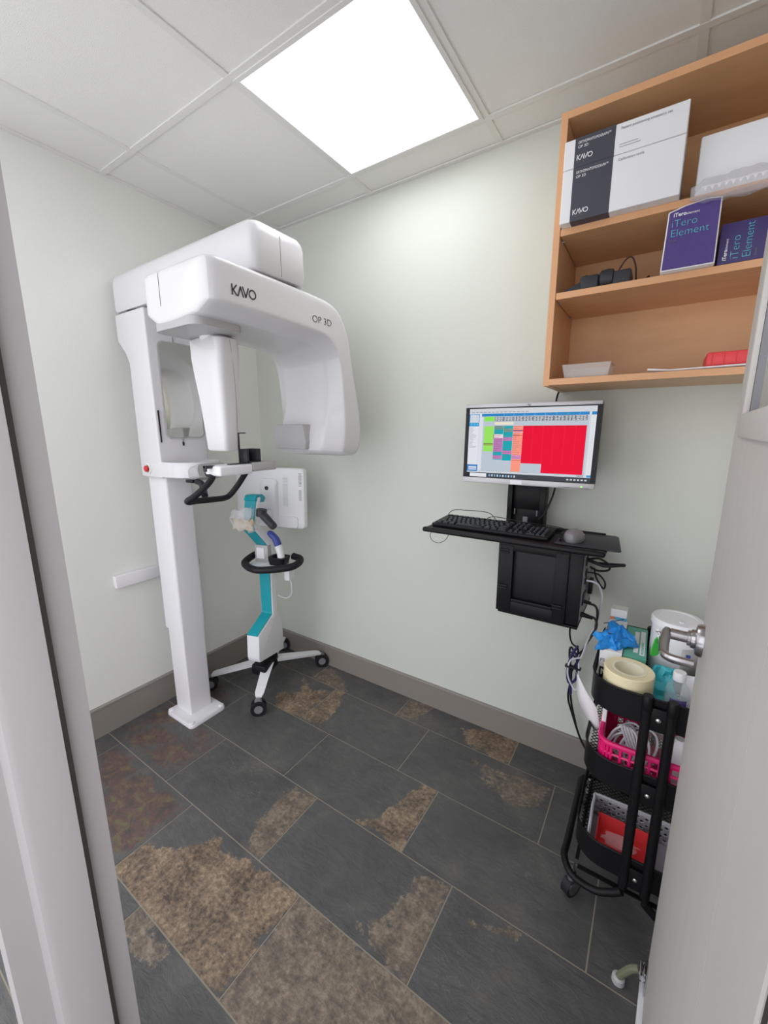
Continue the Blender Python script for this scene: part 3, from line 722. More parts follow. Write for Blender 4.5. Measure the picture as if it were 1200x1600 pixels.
    loft(q, [[mt @ Vector((u*k+.005, v*k-.02, w)) for u, v in ol] for k, w in ((1, .008), (.97, .020), (.82, .030))]); obj('back_cover', q, M['white3'], dp, local=True)
    q = BM(); ol = rrect(.22, .06, .012, n=4)
    loft(q, [[mt @ Vector((u*k+.068, v*k-.128, w)) for u, v in ol] for k, w in ((1, .008), (.97, .017))]); obj('port_cover', q, M['white3'], dp, local=True)
    q = BM(); p = mt @ Vector((.0, .055, .03)); lathe(q, p, [(.011, .003), (.011, -.003)], axis='y', n=20); obj('lock_cap', q, M['dgrey'], dp, local=True)
    q = BM()
    for k in range(20):
        v = .135-k*.0065-(.018 if k > 10 else 0)
        box(q, (.184, 0, 0), (.200, .0015, .0028), mtx=mt @ Matrix(((1, 0, 0, 0), (0, 0, 1, v), (0, -1, 0, .0105), (0, 0, 0, 1))))
    obj('vent', q, M['mgrey'], dp, local=True)
    q = BM()
    for k in range(26):
        box(q, (.088, 0, 0), (.118, .0012, .0016), mtx=mt @ Matrix(((1, 0, 0, 0), (0, 0, 1, .115-k*.0062), (0, -1, 0, .0108), (0, 0, 0, 1))))
    obj('vent', q, M['lgrey'], dp, local=True)
    q = BM(); box(q, (.0, -.145, .98), (.07, .04, 1.03), .01); obj('display_bracket', q, M['white3'], t, local=True)
    # black grip
    a = Vector((.128, -.185, 1.047)); c = Vector((.200, -.200, .990))
    q = BM(); cyl(q, a, c, .021, .019, n=24); cyl(q, a+Vector((-.005, .0, -.012)), a+Vector((.0, .0, .022)), .026, n=20); cyl(q, c, c+(c-a).normalized()*.006, .016, n=20)
    obj('grip', q, M['dgrey'], t, local=True, label='black cylindrical grip')
    q = BM(); tube(q, [(.205, -.08, .68), (.208, -.075, .635), (.195, -.06, .58), (.15, -.04, .545), (.08, -.01, .54)], .003, n=6); obj('cord', q, M['wcable'], t, local=True)
    def wl(p): return W[t] @ Vector(p)
    # scanning wand in its cradle
    w = thing('scanner_wand', wl((.165, -.09, .775)), 'white scanning wand with a blue top standing in the cradle of the scanner cart', 'scanner wand')
    A = [(.172, -.10, .778), (.168, -.10, .82), (.156, -.10, .865)]
    b = BM(); tube(b, [wl(p) for p in A], .019, n=16); obj('body', b, M['white3'], w)
    b = BM(); tube(b, [wl(p) for p in [(.156, -.10, .863), (.142, -.10, .898), (.115, -.10, .922), (.100, -.10, .926)]], [.0195]*7+[.018]*5+[.017, .016, .015, .014, .013, .012, .009], n=16); obj('tip', b, M['blue'], w)
    # plastic sleeve bag
    s = thing('plastic_sleeve_bag', wl((.01, -.19, .955)), 'crumpled clear plastic bag with tan paper hung on the scanner mast', 'plastic bag')
    b = BM()
    for k, (x0, x1, z0, z1, y) in enumerate(((-.045, .09, .955, 1.05, -.195), (-.035, .085, .96, 1.06, -.215))):
        nx, nz = 10, 8; g = []
        for i in range(nx+1):
            g.append([b.verts.new(wl((x0+(x1-x0)*i/nx+.01*math.sin(j*.9+k), y+.018*noise.noise(Vector((i*.7, j*.6, k*5))), z0+(z1-z0)*j/nz+(.03*(i/nx) if j == nz else 0)+.008*math.sin(i*1.3)))) for j in range(nz+1)])
        for i in range(nx):
            for j in range(nz): b.faces.new((g[i][j], g[i+1][j], g[i+1][j+1], g[i][j+1]))
    so = obj('film', b, M['clear'], s); md = so.modifiers.new('thick', 'SOLIDIFY'); md.thickness = .0008
    b = BM(); g = []
    for i in range(8):
        g.append([b.verts.new(wl((-.038+.125*i/7, -.205+.010*math.sin(i*1.7+j), .958+.06*j/4+.006*math.sin(i*2.1)))) for j in range(5)])
    for i in range(7):
        for j in range(4): b.faces.new((g[i][j], g[i+1][j], g[i+1][j+1], g[i][j+1]))
    so = obj('paper', b, M['bisc'], s); md = so.modifiers.new('thick', 'SOLIDIFY'); md.thickness = .0015
scanner()

# ---------------------------------------------------------------- wall workstation
def workstation():
    t = thing('workstation_mount', (1.70, 0, .78), 'black wall mounted computer workstation bracket with folding keyboard tray', 'wall mount')
    b = BM(); box(b, (1.61, -.022, .82), (1.75, 0, 1.42), .003); obj('wall_track', b, M['bmetal'], t)
    b = BM(); box(b, (1.605, -.075, 1.06), (1.625, -.02, 1.235), .002); box(b, (1.735, -.075, 1.06), (1.755, -.02, 1.235), .002); box(b, (1.625, -.06, 1.13), (1.735, -.02, 1.24), .002)
    box(b, (1.625, -.052, 1.06), (1.735, -.02, 1.13), .002); ac = obj('arm_cover', b, M['bmetal'], t)
    for a_, c_ in (((1.632, -.0625, 1.105), (1.637, -.059, 1.13)), ((1.722, -.0625, 1.105), (1.727, -.059, 1.13)), ((1.668, -.056, 1.075), (1.688, -.05, 1.098))): b = box(BM(), a_, c_, .001); obj('slot_plate', b, M['mgrey'], ac)
    b = BM(); box(b, (1.66, -.185, 1.35), (1.74, -.02, 1.41), .004); box(b, (1.645, -.195, 1.33), (1.755, -.185, 1.44), .002); obj('screen_arm', b, M['bmetal'], t)
    # tray: slight dish, raised right shelf for the mouse
    b = BM(); box(b, (1.392, -.415, 1.081), (2.012, -.19, 1.086), .001); box(b, (1.392, -.428, 1.074), (2.012, -.405, 1.092), .007, 3); box(b, (1.392, -.195, 1.081), (1.99, -.187, 1.098), .002)
    tr = obj('keyboard_tray', b, M['bmetal'], t)
    b = BM(); prism(b, [(1.86, -.39), (2.045, -.39), (2.05, -.38), (2.03, -.20), (2.02, -.19), (1.86, -.19)], 'z', 1.088, 1.093, bev=.001); obj('mouse_shelf', b, M['dgrey'], tr)
    b = BM(); box(b, (1.60, -.36, 1.066), (1.64, -.32, 1.082), .002); box(b, (1.70, -.30, 1.05), (1.90, -.19, 1.082), .003); obj('tray_bracket', b, M['bmetal'], tr)
    # CPU holder cage
    b = BM(); box(b, (1.672, -.352, .80), (1.72, -.340, 1.05), .003); box(b, (1.862, -.352, .795), (1.905, -.340, 1.05), .003); box(b, (1.672, -.350, .795), (1.905, -.338, .84), .003); box(b, (1.672, -.350, 1.03), (1.905, -.338, 1.058), .003)
    box(b, (1.664, -.34, .793), (1.672, -.03, 1.055), .001); box(b, (1.672, -.34, .786), (1.945, -.03, .795), .001); box(b, (1.72, -.352, .84), (1.86, -.348, .852), .004)
    hd = obj('computer_holder', b, M['bmetal'], t)
    for x, z in ((1.690, .885), (1.878, .850), (1.690, 1.02)):
        b = BM(); box(b, (x-.016, -.358, z), (x+.016, -.350, z+.006), .001); box(b, (x-.016, -.358, z+.010), (x+.016, -.350, z+.016), .001); box(b, (x-.014, -.353, z+.004), (x+.014, -.350, z+.012))
        obj('strap_buckle', b, M['black'], hd)
    # computer inside
    c = thing('desktop_computer', (1.80, -.18, .796), 'black desktop computer tower held under the keyboard tray', 'computer')
    b = BM(); box(b, (1.674, -.337, .797), (1.945, -.06, 1.052), .003); obj('case', b, M['black'], c)
    b = BM(); box(b, (1.945, -.32, .81), (1.9475, -.07, 1.045)); bp = obj('rear_panel', b, M['mgrey'], c)
    for y0, z0, z1 in ((-.30, .86, .90), (-.28, .93, .95), (-.28, .96, .98), (-.29, 1.0, 1.03)): obj('port', box(BM(), (1.947, y0, z0), (1.951, -.245, z1), .001), M['black'], bp)
    # monitor
    m = thing('computer_monitor', (1.705, -.20, 1.25), 'silver framed flat monitor showing a coloured appointment schedule', 'monitor')
    o = Vector((1.466, -.224, 1.249)); rt = Vector((1, .028, 0)).normalized(); up = Vector((.006, .026, 1)).normalized()
    MW, MH = .474, .301
    mt = frame_mtx(o, rt, up)   # normal points to viewer? right x up = -y
    def fb(bm, x0, x1, y0, y1, z0, z1, bev=0, mi=0): return box(bm, (x0, y0, z0), (x1, y1, z1), bev, mtx=mt, mi=mi)
    b = BM(); fb(b, 0, MW, 0, MH, -.045, -.004, .003); obj('back_shell', b, M['black'], m)
    b = BM(); fb(b, 0, MW, MH-.014, MH, -.03, .003, .002); obj('bezel', b, M['silver'], m, label='silver top bezel'); b = BM(); fb(b, -.001, MW+.001, 0, .021, -.03, .004, .002); bz = obj('bezel', b, M['silver'], m, label='silver bottom bezel')
    b = BM(); fb(b, 0, .0145, .02, MH-.013, -.02, .001); fb(b, MW-.0145, MW, .02, MH-.013, -.02, .001); fb(b, .014, MW-.014, MH-.0175, MH-.013, -.02, .0008); fb(b, .014, MW-.014, .02, .024, -.02, .0008); obj('side_bezel', b, M['black'], m)
    b = BM(); fb(b, .19, .232, .003, .018, .003, .0045, 0); obj('sticker', b, M['paper'], bz)
    text('lettering', 'hp', M['inkdark'], bz, mt @ Vector((.232, MH-.0115, .0034)), rt, up, .012)
    b = BM(); p = mt @ Vector((.435, .009, .0045)); cyl(b, p, p+Vector((0, -.001, 0)), .0024, n=12); obj('power_light', b, M['led'], bz)
    b = BM(); fb(b, .36, .46, .0035, .0045, .004, .005); obj('button_line', b, M['dgrey'], bz)
    # screen picture
    sx0, sx1, sy0, sy1 = .0145, MW-.0145, .0235, MH-.017
    b = BM(); lay = b.verts.layers.float_color.new('pix'); lev = [0]
    def R(u0, u1, v0, v1, rgb, l=None):
        lev[0] += 1; z = -.0012+lev[0]*.0000035
        q = [b.verts.new(mt @ Vector((sx0+(sx1-sx0)*u, sy1-(sy1-sy0)*v, z))) for u, v in ((u0, v1), (u1, v1), (u1, v0), (u0, v0))]
        for v in q: v[lay] = s2l(rgb)+(1,)
        b.faces.new(q)
    R(0, 1, 0, 1, (214, 218, 226)); R(0, 1, 0, .07, (206, 208, 214))
    for k in range(14): R(.02+k*.035, .045+k*.035, .05, .06, (150, 155, 165))
    R(.11, .95, .075, .115, (48, 132, 196)); R(.965, 1, .075, .115, (48, 132, 196))
    for k in range(8): R(.30+k*.083, .302+k*.083, .075, .115, (150, 190, 225))
    R(.0, .09, .08, .2, (80, 150, 205)); R(.008, .082, .092, .195, (220, 224, 232))
    for i in range(5):
        for j in range(6): R(.014+j*.011, .020+j*.011, .11+i*.016, .117+i*.016, (150, 155, 165))
    R(.0, .09, .205, .255, (50, 150, 205))
    for k in range(3): R(.012+k*.027, .03+k*.027, .215, .245, (90, 180, 225))
    R(.0, .085, .26, .82, (222, 224, 232))
    for k in range(17): R(.008, .03+random.random()*.045, .275+k*.018, .281+k*.018, (165, 168, 178))
    R(0, .095, .82, .92, (70, 130, 190)); R(.012, .085, .85, .87, (225, 228, 235)); R(.012, .085, .88, .9, (205, 210, 225))
    R(.105, .95, .12, .93, (186, 196, 208)); R(.105, .125, .12, .93, (222, 224, 230))
    for k in range(40): R(.108, .122, .125+k*.02, .128+k*.02, (170, 174, 182))
    R(.95, .965, .12, .93, (205, 208, 215))
    for k in range(9):
        u = .224+k*.0795
        R(u, u+.078, .12, .185, (112, 116, 128))
        for i in range(5):
            for j in range(3):
                a = u+.004+j*.024; R(a, a+.012+random.random()*.010, .126+i*.012, .132+i*.012, (225, 228, 232))
    R(.135, .222, .12, .185, (138, 226, 84)); R(.138, .222, .255, .62, (150, 224, 96)); R(.138, .222, .50, .515, (120, 120, 70)); R(.138, .222, .52, .53, (150, 110, 70))
    R(.226, .384, .195, .235, (232, 222, 206))
    R(.226, .304, .25, .735, (6, 168, 178)); R(.226, .304, .25, .30, (110, 150, 140)); R(.226, .304, .37, .425, (232, 208, 216)); R(.226, .304, .425, .62, (186, 120, 178)); R(.226, .304, .672, .725, (196, 124, 178)); R(.222, .226, .37, .43, (40, 40, 60))
    R(.306, .384, .25, .745, (6, 168, 178)); R(.306, .384, .285, .335, (120, 150, 140)); R(.306, .384, .41, .46, (190, 124, 180)); R(.306, .384, .60, .655, (190, 124, 180))
    R(.386, .464, .25, .90, (248, 150, 128)); R(.386, .464, .31, .325, (120, 50, 130)); R(.386, .464, .335, .345, (240, 200, 230)); R(.386, .464, .38, .387, (170, 40, 40)); R(.386, .464, .665, .72, (206, 140, 190)); R(.386, .464, .735, .74, (170, 60, 70))
    for u in (.228, .308, .388):
        for k in range(18): R(u, u+.03+random.random()*.04, .26+k*.026, .264+k*.026, (110, 90, 120))
    R(.466, .94, .25, .775, (232, 6, 52)); R(.63, .94, .77, .90, (232, 6, 52))
    for k in range(6): R(.47+k*.08, .53+k*.08, .262, .266, (120, 20, 40)); R(.465+k*.08, .4658+k*.08, .25, .77, (246, 60, 90))
    R(.105, .95, .905, .93, (160, 170, 185)); R(.105, .9, .91, .925, (214, 220, 228)); R(.965, 1, .12, .93, (224, 226, 232))
    for k in range(38): R(.972, .99, .13+k*.02, .133+k*.02, (170, 175, 185))
    R(.97, 1, .90, .93, (70, 150, 205))
    R(0, 1, .935, 1, (66, 68, 76)); R(.03, .18, .945, 1, (226, 228, 232)); R(.0, .025, .94, 1, (40, 42, 50))
    for k in range(10): R(.2+k*.024, .213+k*.024, .955, .985, (196, 204, 214) if k % 2 else (120, 170, 210))
    for k in range(6): R(.83+k*.026, .846+k*.026, .96, .98, (200, 204, 210))
    obj('screen', b, M['screen'], m)
    # keyboard
    kb = thing('keyboard', (1.61, -.315, 1.086), 'black full size computer keyboard on the wall mounted tray', 'keyboard')
    k0 = Vector((1.405, -.372, 1.087)); ky = Vector((0, 1, .055)).normalized(); kx = Vector((1, 0, 0))
    km = frame_mtx(k0, kx, ky)
    KW, KD = .43, .150
    b = BM(); box(b, (0, 0, 0), (KW, KD, .012), .003, mtx=km); obj('case', b, M['black'], kb)
    kp = None; rowz = [(.012, 'a'), (.033, 'b'), (.052, 'c'), (.071, 'd'), (.090, 'e'), (.116, 'f')]
    def key(x, y, w, d=.0165, m_=M['black']):
        bb = BM(); cx, cy = x+w/2, y+d/2
        loft(bb, [[km @ Vector((cx+sx*w/2*k, cy+sy*d/2*k, z)) for sx, sy in ((-1, -1), (1, -1), (1, 1), (-1, 1))] for k, z in ((1, .011), (.97, .0145), (.80, .0185))])
        o_ = obj('key', bb, M['keys'], kb)
        q = bb = BM(); box(bb, (cx-.003, cy-.001, .0185), (cx+.001, cy+.004, .0189), mtx=km)
        obj('legend', bb, M['inkgrey'], o_)
    M['keys'] = mat('key_caps', (30, 32, 40), .4, spec=.35)
    def rowk(y, x0, x1, ws):
        tot = sum(ws); x = x0
        for w in ws:
            ww = (x1-x0)*w/tot; key(x+.001, y, ww-.002); x += ww
    rowk(.010, .012, .287, [1.3, 1.3, 1.3, 5.6, 1.3, 1.3, 1.6]); rowk(.029, .012, .287, [2]+[1]*10+[2.4]); rowk(.048, .012, .287, [1.6]+[1]*11+[2])
    rowk(.067, .012, .287, [1.4]+[1]*12+[1.4]); rowk(.086, .012, .287, [1]*13+[1.8]); rowk(.116, .012, .287, [1]*12)
    for y in (.067, .086, .116): rowk(y, .294, .346, [1, 1, 1])
    rowk(.010, .294, .346, [1, 1, 1]); rowk(.029, .3115, .329, [1])
    for y in (.029, .048, .067, .086): rowk(y, .353, .420, [1, 1, 1, 1])
    rowk(.010, .353, .420, [2, 1, 1])
    # mouse
    ms = thing('computer_mouse', (1.905, -.325, 1.093), 'grey and black computer mouse on the right side of the keyboard tray', 'mouse')
    b = BM(); R_ = []
    for k, (z, sx, sy) in enumerate(((0, .92, .95), (.006, 1, 1), (.018, .96, .97), (.028, .78, .82), (.035, .45, .5), (.0365, .15, .2))):
        R_.append([(1.908+.032*sx*math.cos(a)*(1+.12*math.sin(a)), -.325+.052*sy*math.sin(a)-(.004 if z > .02 else 0), 1.093+z) for a in [2*PI*i/24 for i in range(24)]])
    loft(b, R_); obj('shell', b, M['mgrey'], ms)
    b = BM(); box(b, (1.906, -.368, 1.108), (1.911, -.345, 1.122), .002); cyl(b, (1.905, -.353, 1.117), (1.911, -.353, 1.117), .008, n=14); obj('wheel', b, M['black'], ms)
    b = BM(); tube(b, [(1.874, -.37, 1.098), (1.871, -.33, 1.112), (1.874, -.28, 1.105)], .004, n=8); obj('side_button', b, M['black'], ms)
    # wires
    def wire(name, pts, r, m_, label, cat='cable', group='computer cables'):
        b = BM(); tube(b, pts, r, n=8); return obj(name, b, m_, label=label, cat=cat, group=group)
    wire('screen_cable', [(1.765, -.02, 1.60), (1.755, -.012, 1.55), (1.762, -.02, 1.40), (1.785, -.05, 1.24), (1.765, -.085, 1.14), (1.742, -.10, 1.10)], .0035, M['cable'], 'black cable running down from the wall shelf behind the monitor')
    wire('keyboard_wire', [(1.60, -.20, 1.105), (1.56, -.185, 1.125), (1.46, -.18, 1.123), (1.415, -.19, 1.12), (1.40, -.21, 1.105)], .0014, M['cable'], 'thin black keyboard wire curled behind the keyboard')
    wire('mouse_wire', [(1.90, -.272, 1.10), (1.84, -.215, 1.106), (1.72, -.21, 1.108), (1.60, -.19, 1.112), (1.565, -.20, 1.104)], .0014, M['cable'], 'thin black mouse wire running along the back of the tray')
    wire('loop_wire', [(1.452, -.30, 1.083), (1.450, -.295, 1.060), (1.430, -.29, 1.018), (1.400, -.29, .998), (1.368, -.29, 1.003), (1.358, -.29, 1.030), (1.385, -.29, 1.050), (1.442, -.295, 1.058)], .0012, M['cable'], 'thin black wire loop dangling under the left end of the keyboard tray')
    wire('display_cable', [(1.952, -.265, 1.015), (2.00, -.27, 1.005), (2.045, -.26, 1.012), (2.055, -.24, 1.008), (2.02, -.22, .998), (1.98, -.22, .995)], .006, M['cable'], 'thick black cable looping out of the top rear of the computer')
    wire('audio_cable', [(1.952, -.27, 1.02), (1.985, -.28, 1.03), (2.015, -.27, 1.01), (2.012, -.25, .985), (1.98, -.24, .975), (1.955, -.24, .985)], .0035, M['cable'], 'thin black cable curling beside the thick one at the rear of the computer')
    wire('usb_cable', [(1.952, -.26, .97), (1.985, -.25, .965), (2.005, -.22, .93), (2.00, -.20, .90), (1.975, -.19, .93), (1.965, -.2, .97)], .003, M['cable'], 'black cable coil hanging behind the middle of the computer')
    wire('network_cable', [(1.952, -.275, .945), (1.975, -.27, .942), (1.99, -.25, .925), (2.0, -.22, .88), (1.998, -.20, .83), (1.985, -.16, .74), (1.962, -.13, .66), (1.945, -.11, .575), (1.927, -.09, .55), (1.905, -.09, .535), (1.897, -.09, .50), (1.90, -.09, .46), (1.92, -.09, .42), (1.935, -.09, .41), (1.94, -.09, .45), (1.935, -.09, .53)], .0035, M['wcable'], 'white network cable bowing from the computer down to the coil behind the trolley')
    wire('blue_cable', [(1.925, -.085, .60), (1.905, -.085, .55), (1.895, -.085, .48), (1.905, -.085, .43), (1.93, -.085, .46), (1.925, -.085, .55), (1.908, -.08, .56), (1.90, -.08, .49), (1.912, -.08, .41), (1.915, -.08, .38)], .005, M['ncable'], 'dark blue cable coiled and tied against the back wall under the computer')
    wire('power_cable', [(1.952, -.27, .865), (1.965, -.265, .86), (1.985, -.23, .84), (1.99, -.19, .79), (1.98, -.14, .70), (1.955, -.09, .62), (1.93, -.06, .53), (1.905, -.05, .45), (1.91, -.04, .35), (1.93, -.03, .25), (1.97, -.03, .14), (2.06, -.035, .04), (2.16, -.04, .006)], .0042, M['cable'], 'black power cable hanging closest to the wall behind the trolley')
    wire('power_cable', [(1.952, -.30, .83), (1.97, -.29, .825), (1.99, -.25, .80), (1.99, -.19, .74), (1.965, -.12, .66), (1.945, -.09, .59), (1.92, -.075, .56), (1.90, -.07, .58), (1.895, -.07, .55), (1.91, -.07, .45), (1.905, -.07, .36), (1.925, -.06, .28), (1.98, -.06, .15), (2.08, -.07, .04), (2.18, -.08, .006)], .0042, M['cable'], 'black power cable leaving the lowest socket at the rear of the computer')
    wire('adapter_cable', [(1.90, -.10, .79), (1.895, -.09, .72), (1.89, -.08, .65), (1.90, -.07, .60), (1.925, -.07, .58), (1.92, -.07, .54), (1.90, -.07, .56)], .0035, M['cable'], 'black cable dropping straight down from under the computer')
    b = BM(); cyl(b, (1.948, -.30, .83), (1.985, -.295, .822), .009, .006, n=12)
    obj('power_plug', b, M['black'], label='thick black power plug in the lowest socket at the rear of the computer', cat='plug', group='plugs at the rear of the computer')
    b = BM(); cyl(b, (1.948, -.27, .866), (1.972, -.265, .862), .007, .005, n=12)
    obj('power_plug', b, M['black'], label='slimmer black plug just above the lowest one at the computer rear', cat='plug', group='plugs at the rear of the computer')
    b = BM(); box(b, (1.9515, -.20, .87), (1.965, -.165, .925), .003); obj('video_plug', b, M['black'], label='square black video plug at the rear of the computer', cat='plug', group='plugs at the rear of the computer')
    b = BM(); box(b, (1.885, -.098, .50), (1.945, -.075, .508), .003)
    obj('cable_tie', b, M['cable'], label='black strap binding the blue cable coil on the back wall', cat='cable tie')
workstation()

# ---------------------------------------------------------------- wall shelf and contents
def shelf():
    x0, x1 = 1.768, XR-.02; th = .019; yf = -.30
    t = thing('wall_shelf', ((x0+x1)/2, 0, 1.595), 'open maple wall shelf unit with three compartments mounted above the monitor', 'shelf')
    def panel(name, a, b_): b = BM(); box(b, a, b_, .0008, 1); return obj(name, b, M['wood'], t)
    s = panel('side_panel', (x0, yf+.001, 1.595), (x0+th, 0, 2.366)); panel('side_panel', (x1-th, yf+.001, 1.595), (x1, 0, 2.366))
    panel('top_panel', (x0+th, yf+.001, 2.347), (x1-th, 0, 2.366)); panel('bottom_panel', (x0+th, yf+.001, 1.597), (x1-th, 0, 1.616))
    panel('back_panel', (x0+th, -.008, 1.616), (x1-th, 0, 2.347))
    a = panel('shelf_board', (x0+th+.002, yf+.001, 2.036), (x1-th-.002, -.008, 2.055)); c = panel('shelf_board', (x0+th+.002, yf+.001, 1.856), (x1-th-.002, -.008, 1.875))
    def eb(p, a_, b_): b = BM(); box(b, a_, b_, .0004, 1); obj('edge_band', b, M['woodedge'], p)
    eb(s, (x0, yf-.001, 1.595), (x0+th, yf+.001, 2.366)); eb(a, (x0+th+.002, yf-.001, 2.036), (x1-th-.002, yf+.001, 2.055)); eb(c, (x0+th+.002, yf-.001, 1.856), (x1-th-.002, yf+.001, 1.875))
    for zz in (2.347, 1.597): b = box(BM(), (x0+th, yf-.001, zz), (x1-th, yf+.001, zz+.019)); obj('edge_band', b, M['woodedge'], t)
    for z in (2.034, 1.854):
        for y in (-.26, -.06): b = BM(); cyl(b, (x0+th-.002, y, z), (x0+th+.008, y, z), .003, n=10); obj('shelf_pin', b, M['satin'], t)
    # boxes with dark band
    def kbox(z0, z1, label, big):
        xa, xb, yy = 1.791, 2.085, -.335
        k = thing('product_box', ((xa+xb)/2, -.2, z0), label, 'box', group='white cartons stacked on the top shelf')
        b = BM(); box(b, (xa, yy, z0), (xb, -.10, z1), .0015, 1); obj('carton', b, M['card'], k)
        b = BM(); box(b, (xa+.028, yy-.0006, z0-.0004), (xa+.130, -.12, z1+.0004)); obj('band', b, M['navy'], k, label='dark slate band')
        y = yy-.0009; R_, U_ = (1, 0, 0), (0, 0, 1)
        text('lettering', 'ORTHOPANTOMOGRAPH\u2122', M['inkwhite'], k, (xa+.036, y, z1-.016), R_, U_, .0095, width=.082)
        text('lettering', 'OP 3D', M['inkwhite'], k, (xa+.036, y, z1-.027), R_, U_, .0095)
        kavo('logo', M['inkwhite'], k, (xa+.035, y, z0+.017), R_, U_, .0125)
        text('lettering', 'Dental Excellence', M['inkgrey'], k, (xa+.035, y, z0+.011), R_, U_, .0045)
        if big: text('lettering', 'Calibration tools', M['inkpale'], k, (xa+.142, y, z1-.016), R_, U_, .009)
        else:
            text('lettering', 'Patient positioning accessory set', M['inkpale'], k, (xa+.142, y, z1-.016), R_, U_, .009, width=.115)
            text('lettering', 'Type 8001000000\nS/N 0000000', M['inkgrey'], k, (xa+.142, y, z0+.020), R_, U_, .006) if False else None
            b = BM()
            for q in range(2): box(b, (xa+.142, y, z0+.015+q*.006), (xa+.192-q*.006, y+.0003, z0+.0165+q*.006))
            obj('print_lines', b, M['inkpale'], k)
    kbox(2.0555, 2.193, 'large white carton with dark slate band, lower of the stacked pair on the top shelf', True)
    kbox(2.1945, 2.268, 'flat white carton with dark slate band, upper of the stacked pair on the top shelf', False)
    b = BM(); box(b, (2.118, -.29, 2.0555), (2.43, -.05, 2.196), .004)
    obj('storage_box', b, M['card'], label='plain white box behind the clear plastic bag on the top shelf', cat='box')
    # clear zip bag hanging over the shelf edge
    b = BM(); nx, nv = 44, 10
    prof = [(-.22, 2.060), (-.27, 2.075), (-.315, 2.082), (-.345, 2.072), (-.356, 2.050), (-.352, 2.030), (-.335, 2.022), (-.312, 2.026), (-.305, 2.045), (-.28, 2.058), (-.23, 2.0575)]
    g = []
    for i in range(nx+1):
        x = 2.110+.40*i/nx; e = 1-.5*max(0, 1-i/3)
        row = []
        for j, (y, z) in enumerate(prof):
            nn = noise.noise(Vector((i*.35, j*.7, 2.2)))
            row.append(b.verts.new((x+.004*nn, -.31+(y+.31)*e+.007*nn, 2.055+(z-2.055)*e+.007*noise.noise(Vector((i*.4, j*.6, 9))))))
        g.append(row)
    for i in range(nx):
        for j in range(len(prof)-1): b.faces.new((g[i][j], g[i+1][j], g[i+1][j+1], g[i][j+1]))
    b.faces.new(g[0]); bg = thing('plastic_bag', (2.3, -.30, 2.03), 'clear plastic bag with a zip strip drooping over the edge of the top shelf', 'plastic bag')
    so = obj('film', b, M['clear'], bg, ang=80); md = so.modifiers.new('thick', 'SOLIDIFY'); md.thickness = .0006
    b = BM()
    for i in range(26):
        x = 2.135+i*.0135; tri = [(x, -.361, 2.045), (x+.008, -.361, 2.045), (x+.004, -.360, 2.0375)]
        A = [b.verts.new(p) for p in tri]; B = [b.verts.new((p[0], p[1]+.001, p[2])) for p in tri]
        b.faces.new(A); b.faces.new(B[::-1])
        for q in range(3): b.faces.new((A[q], B[q], B[(q+1) % 3], A[(q+1) % 3]))
    box(b, (2.13, -.3610, 2.046), (2.49, -.3600, 2.0475)); obj('zip_strip', b, M['paper'], bg)
    # purple boxes
    k = thing('scanner_sleeve_box', (2.12, -.25, 1.876), 'upright purple box with pale border and turquoise lettering on the middle shelf', 'box', group='purple boxes on the middle shelf')
    ol = [(2.062, 1.876), (2.180, 1.876), (2.178, 2.030), (2.150, 2.034), (2.10, 2.029), (2.066, 2.020)]
    b = BM(); prism(b, ol, 'y', -.325, -.22, bev=.001); obj('carton', b, M['card'], k)
    b = BM(); prism(b, [(x+(.003 if x < 2.12 else -.003), z+(.003 if z < 1.95 else -.0025)) for x, z in ol], 'y', -.3262, -.3245); pf = obj('front_panel', b, M['purple'], k)
    y = -.3268; R_ = (1, 0, -.0); U_ = (0, 0, 1)
    text('lettering', 'iTero', M['inkwhite'], k, (2.078, y, 2.006), R_, U_, .0125, bold=.0003); text('lettering', 'element', M['inkwhite'], k, (2.106, y, 2.006), R_, U_, .0085)
    text('lettering', 'iTero', M['inkteal'], k, (2.075, y, 1.981), R_, U_, .0255, bold=-.0005); text('lettering', 'Element', M['inkteal'], k, (2.075, y, 1.958), R_, U_, .0255, bold=-.0005)
    text('lettering', 'Sleeves', M['inkgrey'], k, (2.074, y, 1.946), R_, U_, .006)
    b = BM()
    for i in range(6):
        for j in range(5): cyl(b, (2.078+i*.018+(j % 2)*.008, y+.0003, 1.886+j*.012), (2.078+i*.018+(j % 2)*.008, y, 1.886+j*.012), .0008, n=6)
    obj('dots', b, M['purpledot'], k)
    k = thing('scanner_sleeve_box', (2.24, -.22, 1.876), 'darker purple box lying with sideways lettering right of the upright purple box', 'box', group='purple boxes on the middle shelf')
    b = BM(); box(b, (2.186, -.300, 1.876), (2.33, -.16, 1.972), .001); obj('carton', b, M['dpurple'], k)
    y = -.3008; R_ = (0, 0, 1); U_ = (-1, 0, 0)
    text('lettering', 'iTero', M['inkwhite'], k, (2.204, y, 1.884), R_, U_, .0115, bold=.0003); text('lettering', 'element', M['inkwhite'], k, (2.204, y, 1.909), R_, U_, .008)
    text('lettering', 'iTero', M['inkteal'], k, (2.228, y, 1.884), R_, U_, .025, bold=-.0005); text('lettering', 'Element', M['inkteal'], k, (2.252, y, 1.884), R_, U_, .025, bold=-.0005)
    text('lettering', 'Sleeves', M['inkgrey'], k, (2.263, y, 1.884), R_, U_, .006)
    # black device with cable
    k = thing('black_device', (1.90, -.25, 1.875), 'black plastic device with ribbed lumps and a thin looping cable on the middle shelf', 'device')
    z = 1.8755
